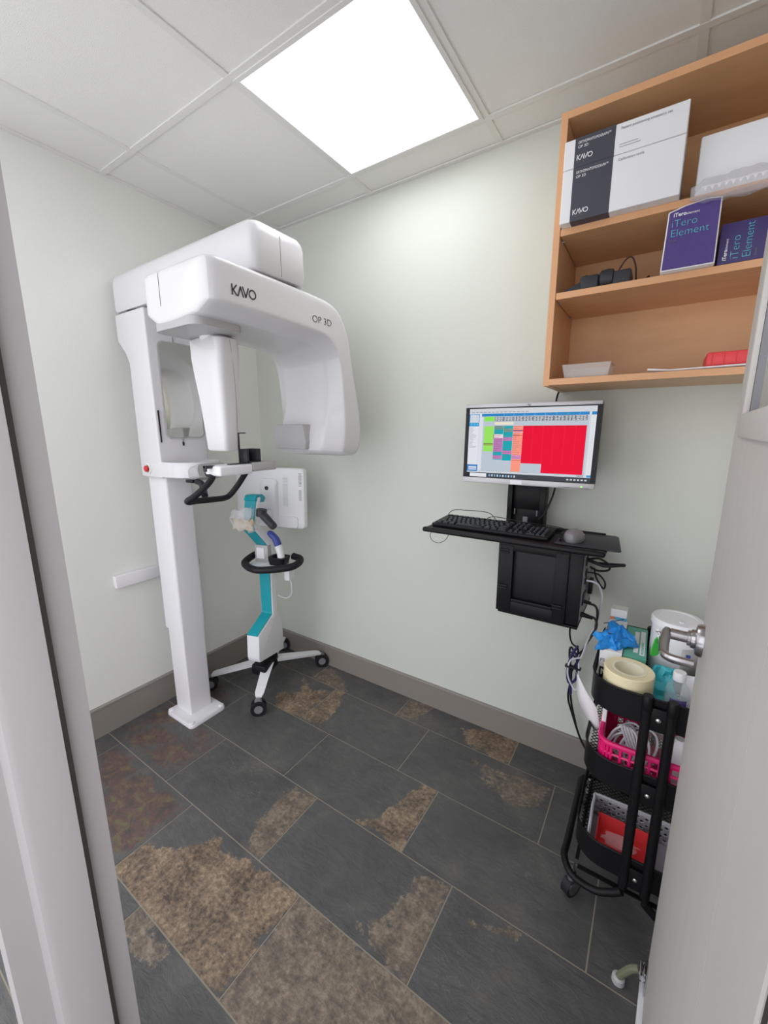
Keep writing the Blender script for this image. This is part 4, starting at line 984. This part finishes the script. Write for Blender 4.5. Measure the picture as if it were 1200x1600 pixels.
    b = BM(); loft(b, [[(1.800, -.27, z+a) for a in (0,)]*0 or [(1.80, -.285, z), (1.80, -.20, z), (1.80, -.20, z+.004), (1.80, -.285, z+.004)], [(1.855, -.29, z), (1.855, -.19, z), (1.855, -.20, z+.026), (1.855, -.28, z+.026)], [(1.90, -.29, z), (1.90, -.19, z), (1.90, -.20, z+.03), (1.90, -.28, z+.03)]]); obj('wedge', b, M['dgrey'], k)
    b = BM(); box(b, (1.853, -.288, z), (1.905, -.20, z+.040), .006, 3); box(b, (1.862, -.27, z+.038), (1.872, -.24, z+.046), .002); obj('housing', b, M['dgrey'], k)
    b = BM(); lathe(b, (1.905, -.265, z+.026), [(.018, 0), (.025, .004), (.027, .02), (.025, .036), (.016, .040)], axis='x', n=14); obj('knob', b, M['dgrey'], k)
    b = BM(); box(b, (1.94, -.285, z), (1.99, -.21, z+.040), .007, 3); box(b, (1.963, -.27, z+.038), (1.985, -.24, z+.044), .002); obj('housing', b, M['dgrey'], k)
    b = BM(); tube(b, [(1.945, -.25, z+.03), (1.955, -.25, z+.052), (1.97, -.25, z+.075), (1.985, -.25, z+.078), (1.997, -.25, z+.05), (2.003, -.25, z+.008), (2.02, -.26, z+.006), (2.034, -.27, z+.012), (2.030, -.28, z+.004), (2.0, -.27, z+.006)], .0022, n=8); obj('cord', b, M['brcable'], k)
    # clear tray, paper, red box
    def shell(name, m_, x0, x1, y0, y1, z0, z1, tp, wl_, **kw):
        b = BM()
        def rg(dx, z): return [(x0-dx, y0-dx, z), (x1+dx, y0-dx, z), (x1+dx, y1+dx, z), (x0-dx, y1+dx, z)]
        loft(b, [rg(0, z0), rg(tp, z1), rg(tp-wl_, z1), rg(-wl_, z0+wl_)]); return obj(name, b, m_, **kw)
    shell('plastic_tray', M['clear2'], 1.83, 1.955, -.285, -.18, 1.6165, 1.658, .008, .002, label='small clear plastic tray at the left end of the bottom shelf', cat='tray')
    b = BM(); g = []
    for i in range(11):
        g.append([b.verts.new((2.058+.28*i/10, -.29+.2*j/3, 1.6175+(.007*(1-i/2) if i < 2 else 0)+.004*(i/10))) for j in range(4)])
    for i in range(10):
        for j in range(3): b.faces.new((g[i][j], g[i+1][j], g[i+1][j+1], g[i][j+1]))
    so = obj('paper_sheet', b, M['paper'], label='thin stack of white paper lying flat under the red box on the bottom shelf', cat='paper'); md = so.modifiers.new('thick', 'SOLIDIFY'); md.thickness = .004; md.offset = 1
    k = thing('red_tray', (2.26, -.17, 1.627), 'flat red plastic box lying on paper at the right of the bottom shelf', 'box')
    b = BM(); box(b, (2.196, -.262, 1.628), (2.40, -.13, 1.664), .004, 2)
    obj('shell', b, M['redbox'], k)
    b = BM()
    for i in range(7): box(b, (2.206+i*.026, -.2635, 1.630), (2.209+i*.026, -.261, 1.662), .0006)
    obj('rib', b, M['redbox'], k)
shelf()

# ---------------------------------------------------------------- utility trolley
TX0, TX1, TY0, TY1 = 2.02, 2.35, -.60, -.17
TC = ((TX0+TX1)/2, (TY0+TY1)/2)
def trolley():
    t = thing('utility_trolley', (TC[0], TC[1], 0), 'black three tier metal trolley on castors behind the open door', 'trolley')
    w, d = TX1-TX0, TY1-TY0
    def bin_(z0, z1, nm):
        o_ = rrect(w, d, .085, n=9, cx=TC[0], cy=TC[1]); n = len(o_)
        def sc(g): return rrect(w-2*g, d-2*g, .085-g, n=9, cx=TC[0], cy=TC[1])
        b = BM(); i_ = sc(.0015)
        loft(b, [[(u, v, z0) for u, v in o_], [(u, v, z1) for u, v in o_], [(u, v, z1) for u, v in i_], [(u, v, z0+.004) for u, v in i_]], cap=False)
        # rim bead
        bb = obj(nm, b, M['bmetal'], t)
        q = BM(); tube(q, [(u, v, z1) for u, v in o_], .0028, n=6, smooth=False, closed=True); obj('rim', q, M['bmetal'], bb)
        # expanded-metal bottom
        q = BM(); sx, sy = .016, .008
        inn = sc(.004)
        def ins(x, y):
            dx = max(abs(x-TC[0])-(w/2-.085), 0); dy = max(abs(y-TC[1])-(d/2-.085), 0); return dx*dx+dy*dy < .083**2
        nxx = int(w/sx)+2; nyy = int(d/sy)+2
        for i in range(nxx):
            for j in range(nyy):
                x = TX0+(i+.5*(j % 2))*sx; y = TY0+j*sy
                for dx in (-sx/2, sx/2):
                    if ins(x, y) and ins(x+dx, y+sy):
                        a = Vector((x, y, z0+.002)); c = Vector((x+dx, y+sy, z0+.002)); nn = Vector((-(c-a).y, (c-a).x, 0)).normalized()*.0011
                        q.faces.new([q.verts.new(v) for v in (a-nn, a+nn, c+nn, c-nn)])
        mo = obj('mesh_bottom', q, M['bmetal'], bb); md = mo.modifiers.new('thick', 'SOLIDIFY'); md.thickness = .0012
        return bb
    def meshwall(z0, z1, parent):
        """expanded metal end wall seen on the left"""
        q = BM(); o_ = rrect(w-.004, d-.004, .083, n=9, cx=TC[0], cy=TC[1])
        P = [Vector((u, v, 0)) for u, v in o_]; P.append(P[0]); L_ = [0]
        for a, c in zip(P, P[1:]): L_.append(L_[-1]+(c-a).length)
        def at(s):
            s %= L_[-1]
            for k in range(len(P)-1):
                if L_[k+1] >= s: return P[k].lerp(P[k+1], (s-L_[k])/max(1e-9, L_[k+1]-L_[k]))
        return at, L_[-1]
    bins = [bin_(.690, .770, 'top_bin'), bin_(.462, .542, 'middle_bin'), bin_(.182, .262, 'bottom_bin')]
    for (y, s) in ((TY0-.007, -1), (TY1+.007, 1)):
        for x in (2.158, 2.212):
            b = BM(); 
            for z0, z1 in ((.165, .500), (.500, .740)): cyl(b, (x, y, z0), (x, y, z1), .0125 if z0 < .3 else .0118, n=20)
            lathe(b, (x, y, .740), [(.0125, 0), (.0135, .002), (.0135, .036), (.0115, .040)], n=20)
            obj('post', b, M['bmetal'], t)
        for z in (.715, .486, .205):
            b = BM(); box(b, (2.158, y-.004, z-.03), (2.212, y+.004, z+.035), .002); bk = obj('bracket', b, M['bmetal'], t)
            b = BM(); lathe(b, (2.185, y-.004 if s < 0 else y+.004, z+.004), [(.006, .003), (.006, -.002), (.003, -.004)] if s < 0 else [(.006, -.003), (.006, .002), (.003, .004)], axis='y', n=16); obj('screw', b, M['chrome'], bk)
    # base frame: tubes round each end at z ~ .12
    for s in (-1, 1):
        xe = TX0-.022 if s < 0 else TX1+.022; xi = 2.158 if s < 0 else 2.212
        r = .05
        pts = [(xi, TY0-.012, .15), (xi+s*.03, TY0-.012, .125), (xe-s*.09, TY0-.012, .105), (xe-s*.03, TY0-.004, .108), (xe, TY0+.04, .115), (xe, TY0+.10, .118), (xe, TY1-.10, .118), (xe, TY1-.04, .115), (xe-s*.03, TY1+.004, .108), (xe-s*.09, TY1+.012, .105), (xi+s*.03, TY1+.012, .125), (xi, TY1+.012, .15)]
        b = BM(); tube(b, pts, .0105, n=12); obj('base_frame', b, M['bmetal'], t)
    b = BM(); box(b, (TX0+.01, TY0+.03, .135), (TX0+.02, TY1-.03, .142)); box(b, (2.04, TY0+.0, .137), (2.33, TY0+.012, .142)); obj('under_rail', b, M['bmetal'], t)
    for x in (2.026, 2.344):
        for y in (TY0+.028, TY1-.028):
            c = Vector((x, y, .032)); a = Vector((.85, -.5, 0)).normalized()
            b = BM(); cyl(b, c-a*.013, c+a*.013, .032, n=24); cs = obj('caster', b, M['rubber'], t)
            b = BM(); cyl(b, c-a*.0145, c+a*.0145, .024, n=20); cyl(b, c+Vector((0, 0, .028)), c+Vector((0, 0, .052)), .015, .012, n=20); cyl(b, c+Vector((0, 0, .05)), (x, y, .118), .006, n=10); obj('caster_hub', b, M['chrome'], cs)
    # mesh side on the left end between middle bin and base (wire lattice)
    def lattice(parent, z0, z1, s0, s1):
        at, tot = meshwall(z0, z1, parent); q = BM(); st = .011; hz = .0075
        ns = int((s1-s0)/st); nz = int((z1-z0)/hz)
        for i in range(ns):
            for j in range(nz):
                sa = s0+(i+.5*(j % 2))*st
                for ds in (-st/2, st/2):
                    p = at(sa)+Vector((0, 0, z0+j*hz)); r_ = at(sa+ds)+Vector((0, 0, z0+(j+1)*hz))
                    n_ = Vector((0, 0, .0010)); q.faces.new([q.verts.new(v) for v in (p-n_, p+n_, r_+n_, r_-n_)])
        o_ = obj('mesh_wall', q, M['bmetal'], parent); md = o_.modifiers.new('thick', 'SOLIDIFY'); md.thickness = .0012

trolley()

def lump(bm, c, r, seed, sub=3, sq=(1, 1, 1), amp=.35, fr=2.2):
    q = bmesh.ops.create_icosphere(bm, subdivisions=sub, radius=1)
    for v in q['verts']:
        n_ = v.co.normalized(); k = 1+amp*noise.noise(n_*fr+Vector((seed, seed*2, 0)))+amp*.5*noise.noise(n_*fr*2.7+Vector((seed, 0, seed)))
        v.co = Vector(c)+Vector((n_.x*r*sq[0]*k, n_.y*r*sq[1]*k, n_.z*r*sq[2]*k))
    return bm

def trolley_things():
    z = .6945
    # glove box
    k = thing('glove_box', (2.045, -.36, z), 'white glove box with a black M square lying under the blue gloves', 'glove box')
    b = BM(); box(b, (2.028, -.470, z), (2.086, -.225, .806), .001, 1); obj('carton', b, M['card'], k)
    b = BM(); box(b, (2.032, -.4708, .706), (2.062, -.4695, .750)); obj('size_square', b, M['black'], k)
    text('lettering', 'M', M['inkwhite'], k, (2.0345, -.4714, .726), (1, 0, 0), (0, 0, 1), .026, bold=.0005)
    text('lettering', 'FS', M['inkgrey'], k, (2.031, -.4712, .768), (1, 0, 0), (0, 0, 1), .014)
    b = BM(); box(b, (2.030, -.38, .8055), (2.084, -.29, .8068)); obj('print_panel', b, M['lgrey'], k)
    # sea green box
    k = thing('mask_box', (2.115, -.36, z), 'sea green cardboard box with white printed panels beside the glove box', 'box')
    b = BM(); box(b, (2.088, -.462, z), (2.146, -.245, .802), .001, 1); obj('carton', b, M['teabox'], k)
    b = BM(); box(b, (2.128, -.44, .8015), (2.141, -.27, .8026)); box(b, (2.112, -.43, .8015), (2.124, -.28, .8024)); obj('print_panel', b, M['card'], k)
    text('lettering', 'PROCEDURE MASKS', M['teabox'], k, (2.138, -.434, .8027), (0, 1, 0), (-1, 0, 0), .009)
    # tissue box behind
    k = thing('tissue_box', (2.03, -.20, .775), 'small white box with a blue and orange stripe at the back of the top bin', 'box')
    b = BM(); box(b, (2.032, -.222, .775), (2.082, -.18, .842), .001, 1); obj('carton', b, M['card'], k)
    b = BM(); box(b, (2.032, -.2228, .800), (2.0825, -.2215, .815)); obj('stripe', b, M['skyblue'], k); b = BM(); box(b, (2.0315, -.2232, .800), (2.047, -.2218, .814)); obj('stripe', b, M['orange'], k)
    b = BM(); box(b, (2.032, -.222, z), (2.082, -.18, .7745), .001, 1)
    obj('carton', b, M['card'], label='plain white carton beneath the small striped box in the top bin', cat='box')
    b = BM(); cyl(b, (2.02, -.30, .815), (2.075, -.262, .828), .0014, n=8); obj('probe', b, M['dgrey'], label='thin dark metal stick lying behind the blue gloves', cat='instrument')
    # blue gloves: folded crumpled sheets with fingers
    k = thing('nitrile_gloves', (2.06, -.38, .811), 'crumpled bright blue nitrile gloves lying on the glove box', 'gloves')
    random.seed(11)
    for q, (cx, cy, ang, sz, z0) in enumerate(((2.050, -.418, .5, 1.22, .8075), (2.072, -.368, 2.3, 1.12, .818))):
        b = BM(); n_ = 44; m_ = 7; g = []
        # hand-like outline: palm with four pointed lobes and a cuff, crumpled into facets
        def rad(a_):
            r_ = .030+.022*max(0, math.cos(a_*2.5+.4))**1.5+.012*max(0, math.cos(a_*5+1.1))**2
            return r_*sz*(1.25 if abs(a_) < 1.2 else .9)
        c0 = b.verts.new((cx, cy, z0+.026))
        for j in range(1, m_+1):
            row = []
            for i in range(n_):
                a_ = -PI+2*PI*i/n_; r_ = rad(a_)*j/m_; x = r_*math.cos(a_+ang); y = r_*math.sin(a_+ang)
                h = .024*(1-j/m_)**.8+.022*abs(noise.noise(Vector((x*48, y*48, q*9+1))))+.006*noise.noise(Vector((x*110, y*110, 3+q)))
                row.append(b.verts.new((cx+x*.82, cy+y*1.15, z0+max(.001, h)-.004*(j == m_))))
            g.append(row)
        for i in range(n_): b.faces.new((c0, g[0][i], g[0][(i+1) % n_]))
        for j in range(m_-1):
            for i in range(n_): b.faces.new((g[j][i], g[j+1][i], g[j+1][(i+1) % n_], g[j][(i+1) % n_]))
        so = obj('glove', b, M['glove'], k, ang=22); md = so.modifiers.new('thick', 'SOLIDIFY'); md.thickness = .0015
    # film roll
    k = thing('film_roll', (2.108, -.533, z), 'wide cream roll of clear adhesive film at the front of the top bin', 'roll of film')
    b = BM(); n = 48; c = (2.108, -.533)
    pr = [(.0615, .0), (.0615, .104), (.060, .106), (.044, .106), (.0425, .105), (.0425, .0)]
    R_ = [[(c[0]+r*math.cos(2*PI*i/n), c[1]+r*math.sin(2*PI*i/n), z+h) for i in range(n)] for r, h in pr]; R_.append(R_[0]); loft(b, R_, cap=False); obj('film', b, M['tape'], k)
    b = BM(); pr = [(.0425, .0), (.0425, .1065), (.036, .1065), (.035, .105), (.035, 0)]
    R_ = [[(c[0]+r*math.cos(2*PI*i/n), c[1]+r*math.sin(2*PI*i/n), z+h) for i in range(n)] for r, h in pr]; R_.append(R_[0]); loft(b, R_, cap=False); obj('core', b, M['tape2'], k)
    # wipes canister
    k = thing('wipes_canister', (2.215, -.345, z), 'large white round wipes canister with lid at the back of the top bin', 'canister')
    b = BM(); lathe(b, (2.213, -.345, z), [(.060, 0), (.062, .004), (.062, .185), (.060, .187)], n=48); obj('tub', b, M['white3'], k)
    b = BM(); lathe(b, (2.213, -.345, .880), [(.065, 0), (.066, .003), (.066, .018), (.063, .023), (.05, .024), (.049, .022), (.01, .022)], n=48); box(b, (2.215, -.385, .901), (2.228, -.368, .907), .002); obj('lid', b, M['white3'], k)
    b = BM(); R_ = [[(2.213+.0628*math.cos(a), -.345+.0628*math.sin(a), zz) for a in [math.radians(-75+i*8) for i in range(13)]] for zz in (.745, .835)]
    g = [[b.verts.new(p) for p in r_] for r_ in R_]
    for i in range(12): b.faces.new((g[0][i], g[0][i+1], g[1][i+1], g[1][i]))
    so = obj('label_print', b, M['lgrey'], k); md = so.modifiers.new('thick', 'SOLIDIFY'); md.thickness = .0003
    b = BM(); p = Vector((2.24, -.4035, .79)); box(b, p, p+Vector((.010, .003, .03))); obj('blue_mark', b, M['blue'], k)
    # teal pouch
    b = BM(); nx, nz = 10, 12; g = []
    for i in range(nx+1):
        g.append([b.verts.new((2.163+.060*i/nx+.006*math.sin(j*.6), -.445-.055*(1-j/nz)+.010*noise.noise(Vector((i*.5, j*.5, 1))), z+.095*j/nz)) for j in range(nz+1)])
    for i in range(nx):
        for j in range(nz): b.faces.new((g[i][j], g[i+1][j], g[i+1][j+1], g[i][j+1]))
    so = obj('film_pouch', b, M['pouch'], label='crumpled turquoise plastic pouch between the film roll and the clear bottle', cat='pouch'); md = so.modifiers.new('thick', 'SOLIDIFY'); md.thickness = .006
    # clear bottle
    k = thing('clear_bottle', (2.222, -.52, z), 'clear plastic bottle with a white screw cap in the front of the top bin', 'bottle')
    b = BM(); lathe(b, (2.222, -.522, z), [(.026, 0), (.028, .004), (.028, .07), (.026, .085), (.018, .098), (.0125, .103), (.0125, .108)], n=32); obj('body', b, M['clear3'], k)
    b = BM(); lathe(b, (2.222, -.522, z), [(.0265, .002), (.0265, .05), (.02, .051)], n=28); obj('liquid', b, M['clear3'], k)
    b = BM(); lathe(b, (2.222, -.522, z+.106), [(.0145, 0), (.0150, .002), (.0145, .022), (.0135, .024)], n=28); obj('cap', b, M['white3'], k)
    b = BM(); g = [[b.verts.new((2.222+.0285*math.cos(a), -.522+.0285*math.sin(a), zz)) for a in [math.radians(-125+i*9) for i in range(10)]] for zz in (z+.028, z+.062)]
    for i in range(9): b.faces.new((g[0][i], g[0][i+1], g[1][i+1], g[1][i]))
    so = obj('label_print', b, M['purple'], k); md = so.modifiers.new('thick', 'SOLIDIFY'); md.thickness = .0003
    b = BM(); box(b, (2.232, -.485, z), (2.300, -.478, .800), .001, mtx=Matrix.Translation((2.266, -.48, z)) @ Matrix.Rotation(.2, 4, 'Z') @ Matrix.Translation((-2.266, .48, -z)))
    obj('folded_paper', b, M['paper'], label='white folded paper standing behind the clear bottle', cat='paper')
    b = BM(); ol = rrect(.08, .05, .01, cx=2.28, cy=-.56); loft(b, [[(u, v, zz) for u, v in ol] for zz in (z, z+.02)]); obj('film_pouch', b, M['pouch'], label='turquoise pouch lying flat beside the clear bottle next to the door', cat='pouch')

    # middle bin: magenta basket with cables, papers, tub
    z = .467
    k = thing('magenta_basket', (2.2, -.45, z), 'magenta plastic basket with square holes in the middle bin', 'basket')
    x0, x1, y0, y1, zt = 2.060, 2.325, -.586, -.36, .586
    rimp = rrect(x1-x0, y1-y0, .03, n=5, cx=(x0+x1)/2, cy=(y0+y1)/2)
    b = BM(); tube(b, [(u, v, zt) for u, v in rimp], .0085, n=8, smooth=False, closed=True)
    P = [Vector((u, v, 0)) for u, v in rimp]; P.append(P[0]); acc = 0
    for a, c in zip(P, P[1:]):
        L_ = (c-a).length; m_ = max(1, round(L_/.022))
        for i in range(m_):
            p = a.lerp(c, i/m_); tube(b, [p+Vector((0, 0, zt)), p+Vector((0, 0, z+.003))], .005, n=5, smooth=False)
    for zz in (.556, .532, .508): tube(b, [(u, v, zz) for u, v in rimp], .0042, n=5, smooth=False, closed=True)
    obj('basket_wall', b, M['pink'], k)
    b = BM(); box(b, (x0+.005, y0+.005, z), (x1-.005, y1-.005, z+.003)); obj('basket_floor', b, M['pink'], k)
    # white label card clipped upright at the left corner
    b = BM(); box(b, (2.056, -.50, .606), (2.066, -.48, .655), .001); obj('basket_handle', b, M['pink'], k)
    # white cables in the basket
    random.seed(3); b = BM()
    for q in range(7):
        cx, cy, r = 2.13+random.uniform(-.02, .03), -.49+random.uniform(-.03, .03), .030+random.uniform(-.008, .012)
        ph = random.random()*6; tl = random.uniform(.2, .9)
        pts = [(cx+r*math.cos(a+ph), cy+r*.6*math.sin(a+ph), z+.055+r*1.6*math.sin(a+ph+tl)*.9+.002*i) for i, a in enumerate([2*PI*j/10 for j in range(13)])]
        tube(b, pts, .0032, n=7)
    for q in range(4): tube(b, [(2.105+q*.008, -.50, .60), (2.125+q*.008, -.505, .55), (2.155+q*.007, -.51, .49), (2.175+q*.006, -.5, .475)], .0035, n=7)
    obj('cable_coil', b, M['wcable'], label='loose coils of white charging cable in the magenta basket', cat='cable')
    b = BM(); lump(b, (2.20, -.44, .52), .045, 5, sub=4, sq=(1.2, .9, 1), amp=.6, fr=3)
    obj('plastic_wrap', b, M['clear'], label='crumpled clear plastic wrap in the magenta basket', cat='wrap', ang=15)
    b = BM(); lathe(b, (2.245, -.515, z+.004), [(.019, 0), (.02, .003), (.02, .13), (.014, .14), (.012, .155)], n=24); obj('white_tube', b, M['white3'], label='white plastic tube standing in the basket behind the trolley posts', cat='tube')
    b = BM(); box(b, (2.275, -.53, z+.004), (2.335, -.40, .665), .006); obj('beige_carton', b, M['tape2'], label='beige white carton standing in the middle bin beside the door', cat='box')
    # white folder leaning out to the left of the trolley
    b = BM(); g = []
    lf = smooth_path([(1.968, -.44, .690), (1.977, -.44, .607), (2.000, -.445, .562), (2.034, -.45, .515)], 4); rt_ = smooth_path([(1.976, -.47, .697), (2.008, -.47, .645), (2.036, -.47, .605), (2.050, -.47, .545)], 4)
    for p, q in zip(lf, rt_): g.append([b.verts.new(p.lerp(q, j/2)+Vector((0, -.004*math.sin(PI*j/2), 0))) for j in range(3)])
    for i in range(len(g)-1):
        for j in range(2): b.faces.new((g[i][j], g[i+1][j], g[i+1][j+1], g[i][j+1]))
    so = obj('paper_leaflet', b, M['paper'], label='white curved card leaning out of the left end of the middle bin', cat='paper'); md = so.modifiers.new('thick', 'SOLIDIFY'); md.thickness = .0012
    b = BM(); box(b, (2.055, -.505, .580), (2.0665, -.475, .68), .001)
    obj('paper_card', b, M['paper'], label='narrow white card standing at the left corner of the magenta basket', cat='paper')
    # bottom bin: grey perforated basket + red box
    z = .187
    k = thing('grey_basket', (2.19, -.43, z), 'pale grey perforated plastic basket in the bottom bin', 'basket')
    x0, x1, y0, y1, zt = 2.058, 2.300, -.578, -.425, .268
    b = BM()
    def wallp(a, c, nx, rows):
        a = Vector(a); c = Vector(c); dx = (c-a)/nx; hh = (zt-z)/rows; nrm = Vector((-(c-a).y, (c-a).x, 0)).normalized()*.002
        for j in range(rows):
            for i in range(nx):
                p0 = a+dx*i+Vector((0, 0, z+hh*j)); ux, uz = dx, Vector((0, 0, hh)); hole = 0 < i < nx-1 and 0 < j < rows-1 and (i+j) % 2 == 0
                cc = p0+ux*.5+uz*.5; q4 = [p0, p0+ux, p0+ux+uz, p0+uz]
                if not hole: b.faces.new([b.verts.new(v) for v in q4])
                else:
                    n8 = 8; ring_ = [cc+ux*.42*math.cos(2*PI*t_/n8+PI/8*0-3*PI/4)+uz*.42*math.sin(2*PI*t_/n8-3*PI/4) for t_ in range(n8)]
                    sq = [q4[0], (q4[0]+q4[1])/2, q4[1], (q4[1]+q4[2])/2, q4[2], (q4[2]+q4[3])/2, q4[3], (q4[3]+q4[0])/2]
                    for t_ in range(n8): b.faces.new([b.verts.new(v) for v in (sq[t_], sq[(t_+1) % n8], ring_[(t_+1) % n8], ring_[t_])])
    wallp((x0, y1, 0), (x1, y1, 0), 19, 7); wallp((x0, y0, 0), (x0, y1, 0), 17, 7); wallp((x1, y1, 0), (x1, y0, 0), 17, 7)
    bmesh.ops.remove_doubles(b, verts=b.verts, dist=.0003)
    bw = obj('basket_wall', b, M['basket'], k); md = bw.modifiers.new('thick', 'SOLIDIFY'); md.thickness = .002
    b = BM(); box(b, (x0, y0, z), (x1, y0+.002, zt-.03)); box(b, (x0, y0, z), (x1, y1, z+.002)); obj('basket_floor', b, M['basket'], k)
    b = BM(); tube(b, [(x0, y0, zt-.02), (x0, y0+.03, zt), (x0, y1-.02, zt), (x0+.02, y1, zt), (x1-.02, y1, zt), (x1, y1-.02, zt), (x1, y0+.03, zt), (x1, y0, zt-.02)], .0045, n=8, k=3); obj('basket_rim', b, M['basket'], k)
    k = thing('red_bin', (2.15, -.52, z), 'small open red plastic box inside the grey basket', 'box')
    b = BM(); x0, x1, y0, y1 = 2.082, 2.222, -.568, -.468
    def rg(g_, zz): return [(x0-g_, y0-g_, zz), (x1+g_, y0-g_, zz), (x1+g_, y1+g_, zz), (x0-g_, y1+g_, zz)]
    loft(b, [rg(0, z+.003), rg(.006, .240), rg(.004, .240), rg(-.002, z+.006)]); obj('shell', b, M['redbox'], k)
    b = BM(); lump(b, (2.14, -.52, z+.03), .022, 9, sq=(1.9, 1, .7), amp=.5, fr=3); obj('plastic_wrap', b, M['clear'], label='crumpled clear plastic wrap inside the small red box', cat='wrap', ang=15)
trolley_things()

# ---------------------------------------------------------------- light
def corridor_light(x, y):
    t = thing('ceiling_light', (x, y, H-.01), 'white corridor ceiling light panel outside the door', 'ceiling light')
    b = BM(); box(b, (x-.29, y-.29, H-.006), (x+.29, y+.29, H-.001)); obj('diffuser', b, M['lampc'], t)
M['lampc'] = mat('corridor_diffuser', (240, 240, 242), .5, emis=(255, 250, 246), estr=1.0)
EM_ROOM, EM_COR, WORLD, EXPO = 1.0, 5.0, 2.1, 0.0
LAMP, SPREAD = 3.9, 180
M['lamp'].node_tree.nodes['Principled BSDF'].inputs['Emission Strength'].default_value = EM_ROOM
M['lampc'].node_tree.nodes['Principled BSDF'].inputs['Emission Strength'].default_value = EM_COR
la = bpy.data.lights.new('panel_lamp', 'AREA'); la.shape = 'SQUARE'; la.size = .56; la.energy = LAMP; la.spread = math.radians(SPREAD); la.color = (.97, .985, 1)
lo = bpy.data.objects.new('panel_lamp', la); COL.objects.link(lo); lo.location = (GX+1.5*T, -(GY+.5*T), H-.006)
w = bpy.data.worlds.new('world'); S.world = w; w.use_nodes = True
bg = w.node_tree.nodes['Background']; bg.inputs[0].default_value = (.95, .96, 1, 1); bg.inputs[1].default_value = WORLD

# ---------------------------------------------------------------- camera
cam = bpy.data.cameras.new('camera'); co = bpy.data.objects.new('camera', cam); COL.objects.link(co); S.camera = co
yaw, pitch, roll, f = (-0.5861925955278987, -0.19828607995978165, -0.0025122968725592144, 640.1359386647016)
fwd = Vector((math.sin(yaw)*math.cos(pitch), math.cos(yaw)*math.cos(pitch), math.sin(pitch)))
r0 = Vector((math.cos(yaw), -math.sin(yaw), 0)); u0 = r0.cross(fwd)
rr = r0*math.cos(roll)+u0*math.sin(roll); uu = -r0*math.sin(roll)+u0*math.cos(roll)
co.matrix_world = Matrix(((rr.x, uu.x, -fwd.x, CAM.x), (rr.y, uu.y, -fwd.y, CAM.y), (rr.z, uu.z, -fwd.z, CAM.z), (0, 0, 0, 1)))
cam.sensor_fit = 'VERTICAL'; cam.sensor_height = 32; cam.lens = f/1600*32
cam.clip_start = .01; cam.clip_end = 50
v = S.view_settings; v.view_transform = 'Standard'; v.look = 'None'; v.gamma = 1; v.exposure = EXPO; v.use_curve_mapping = False
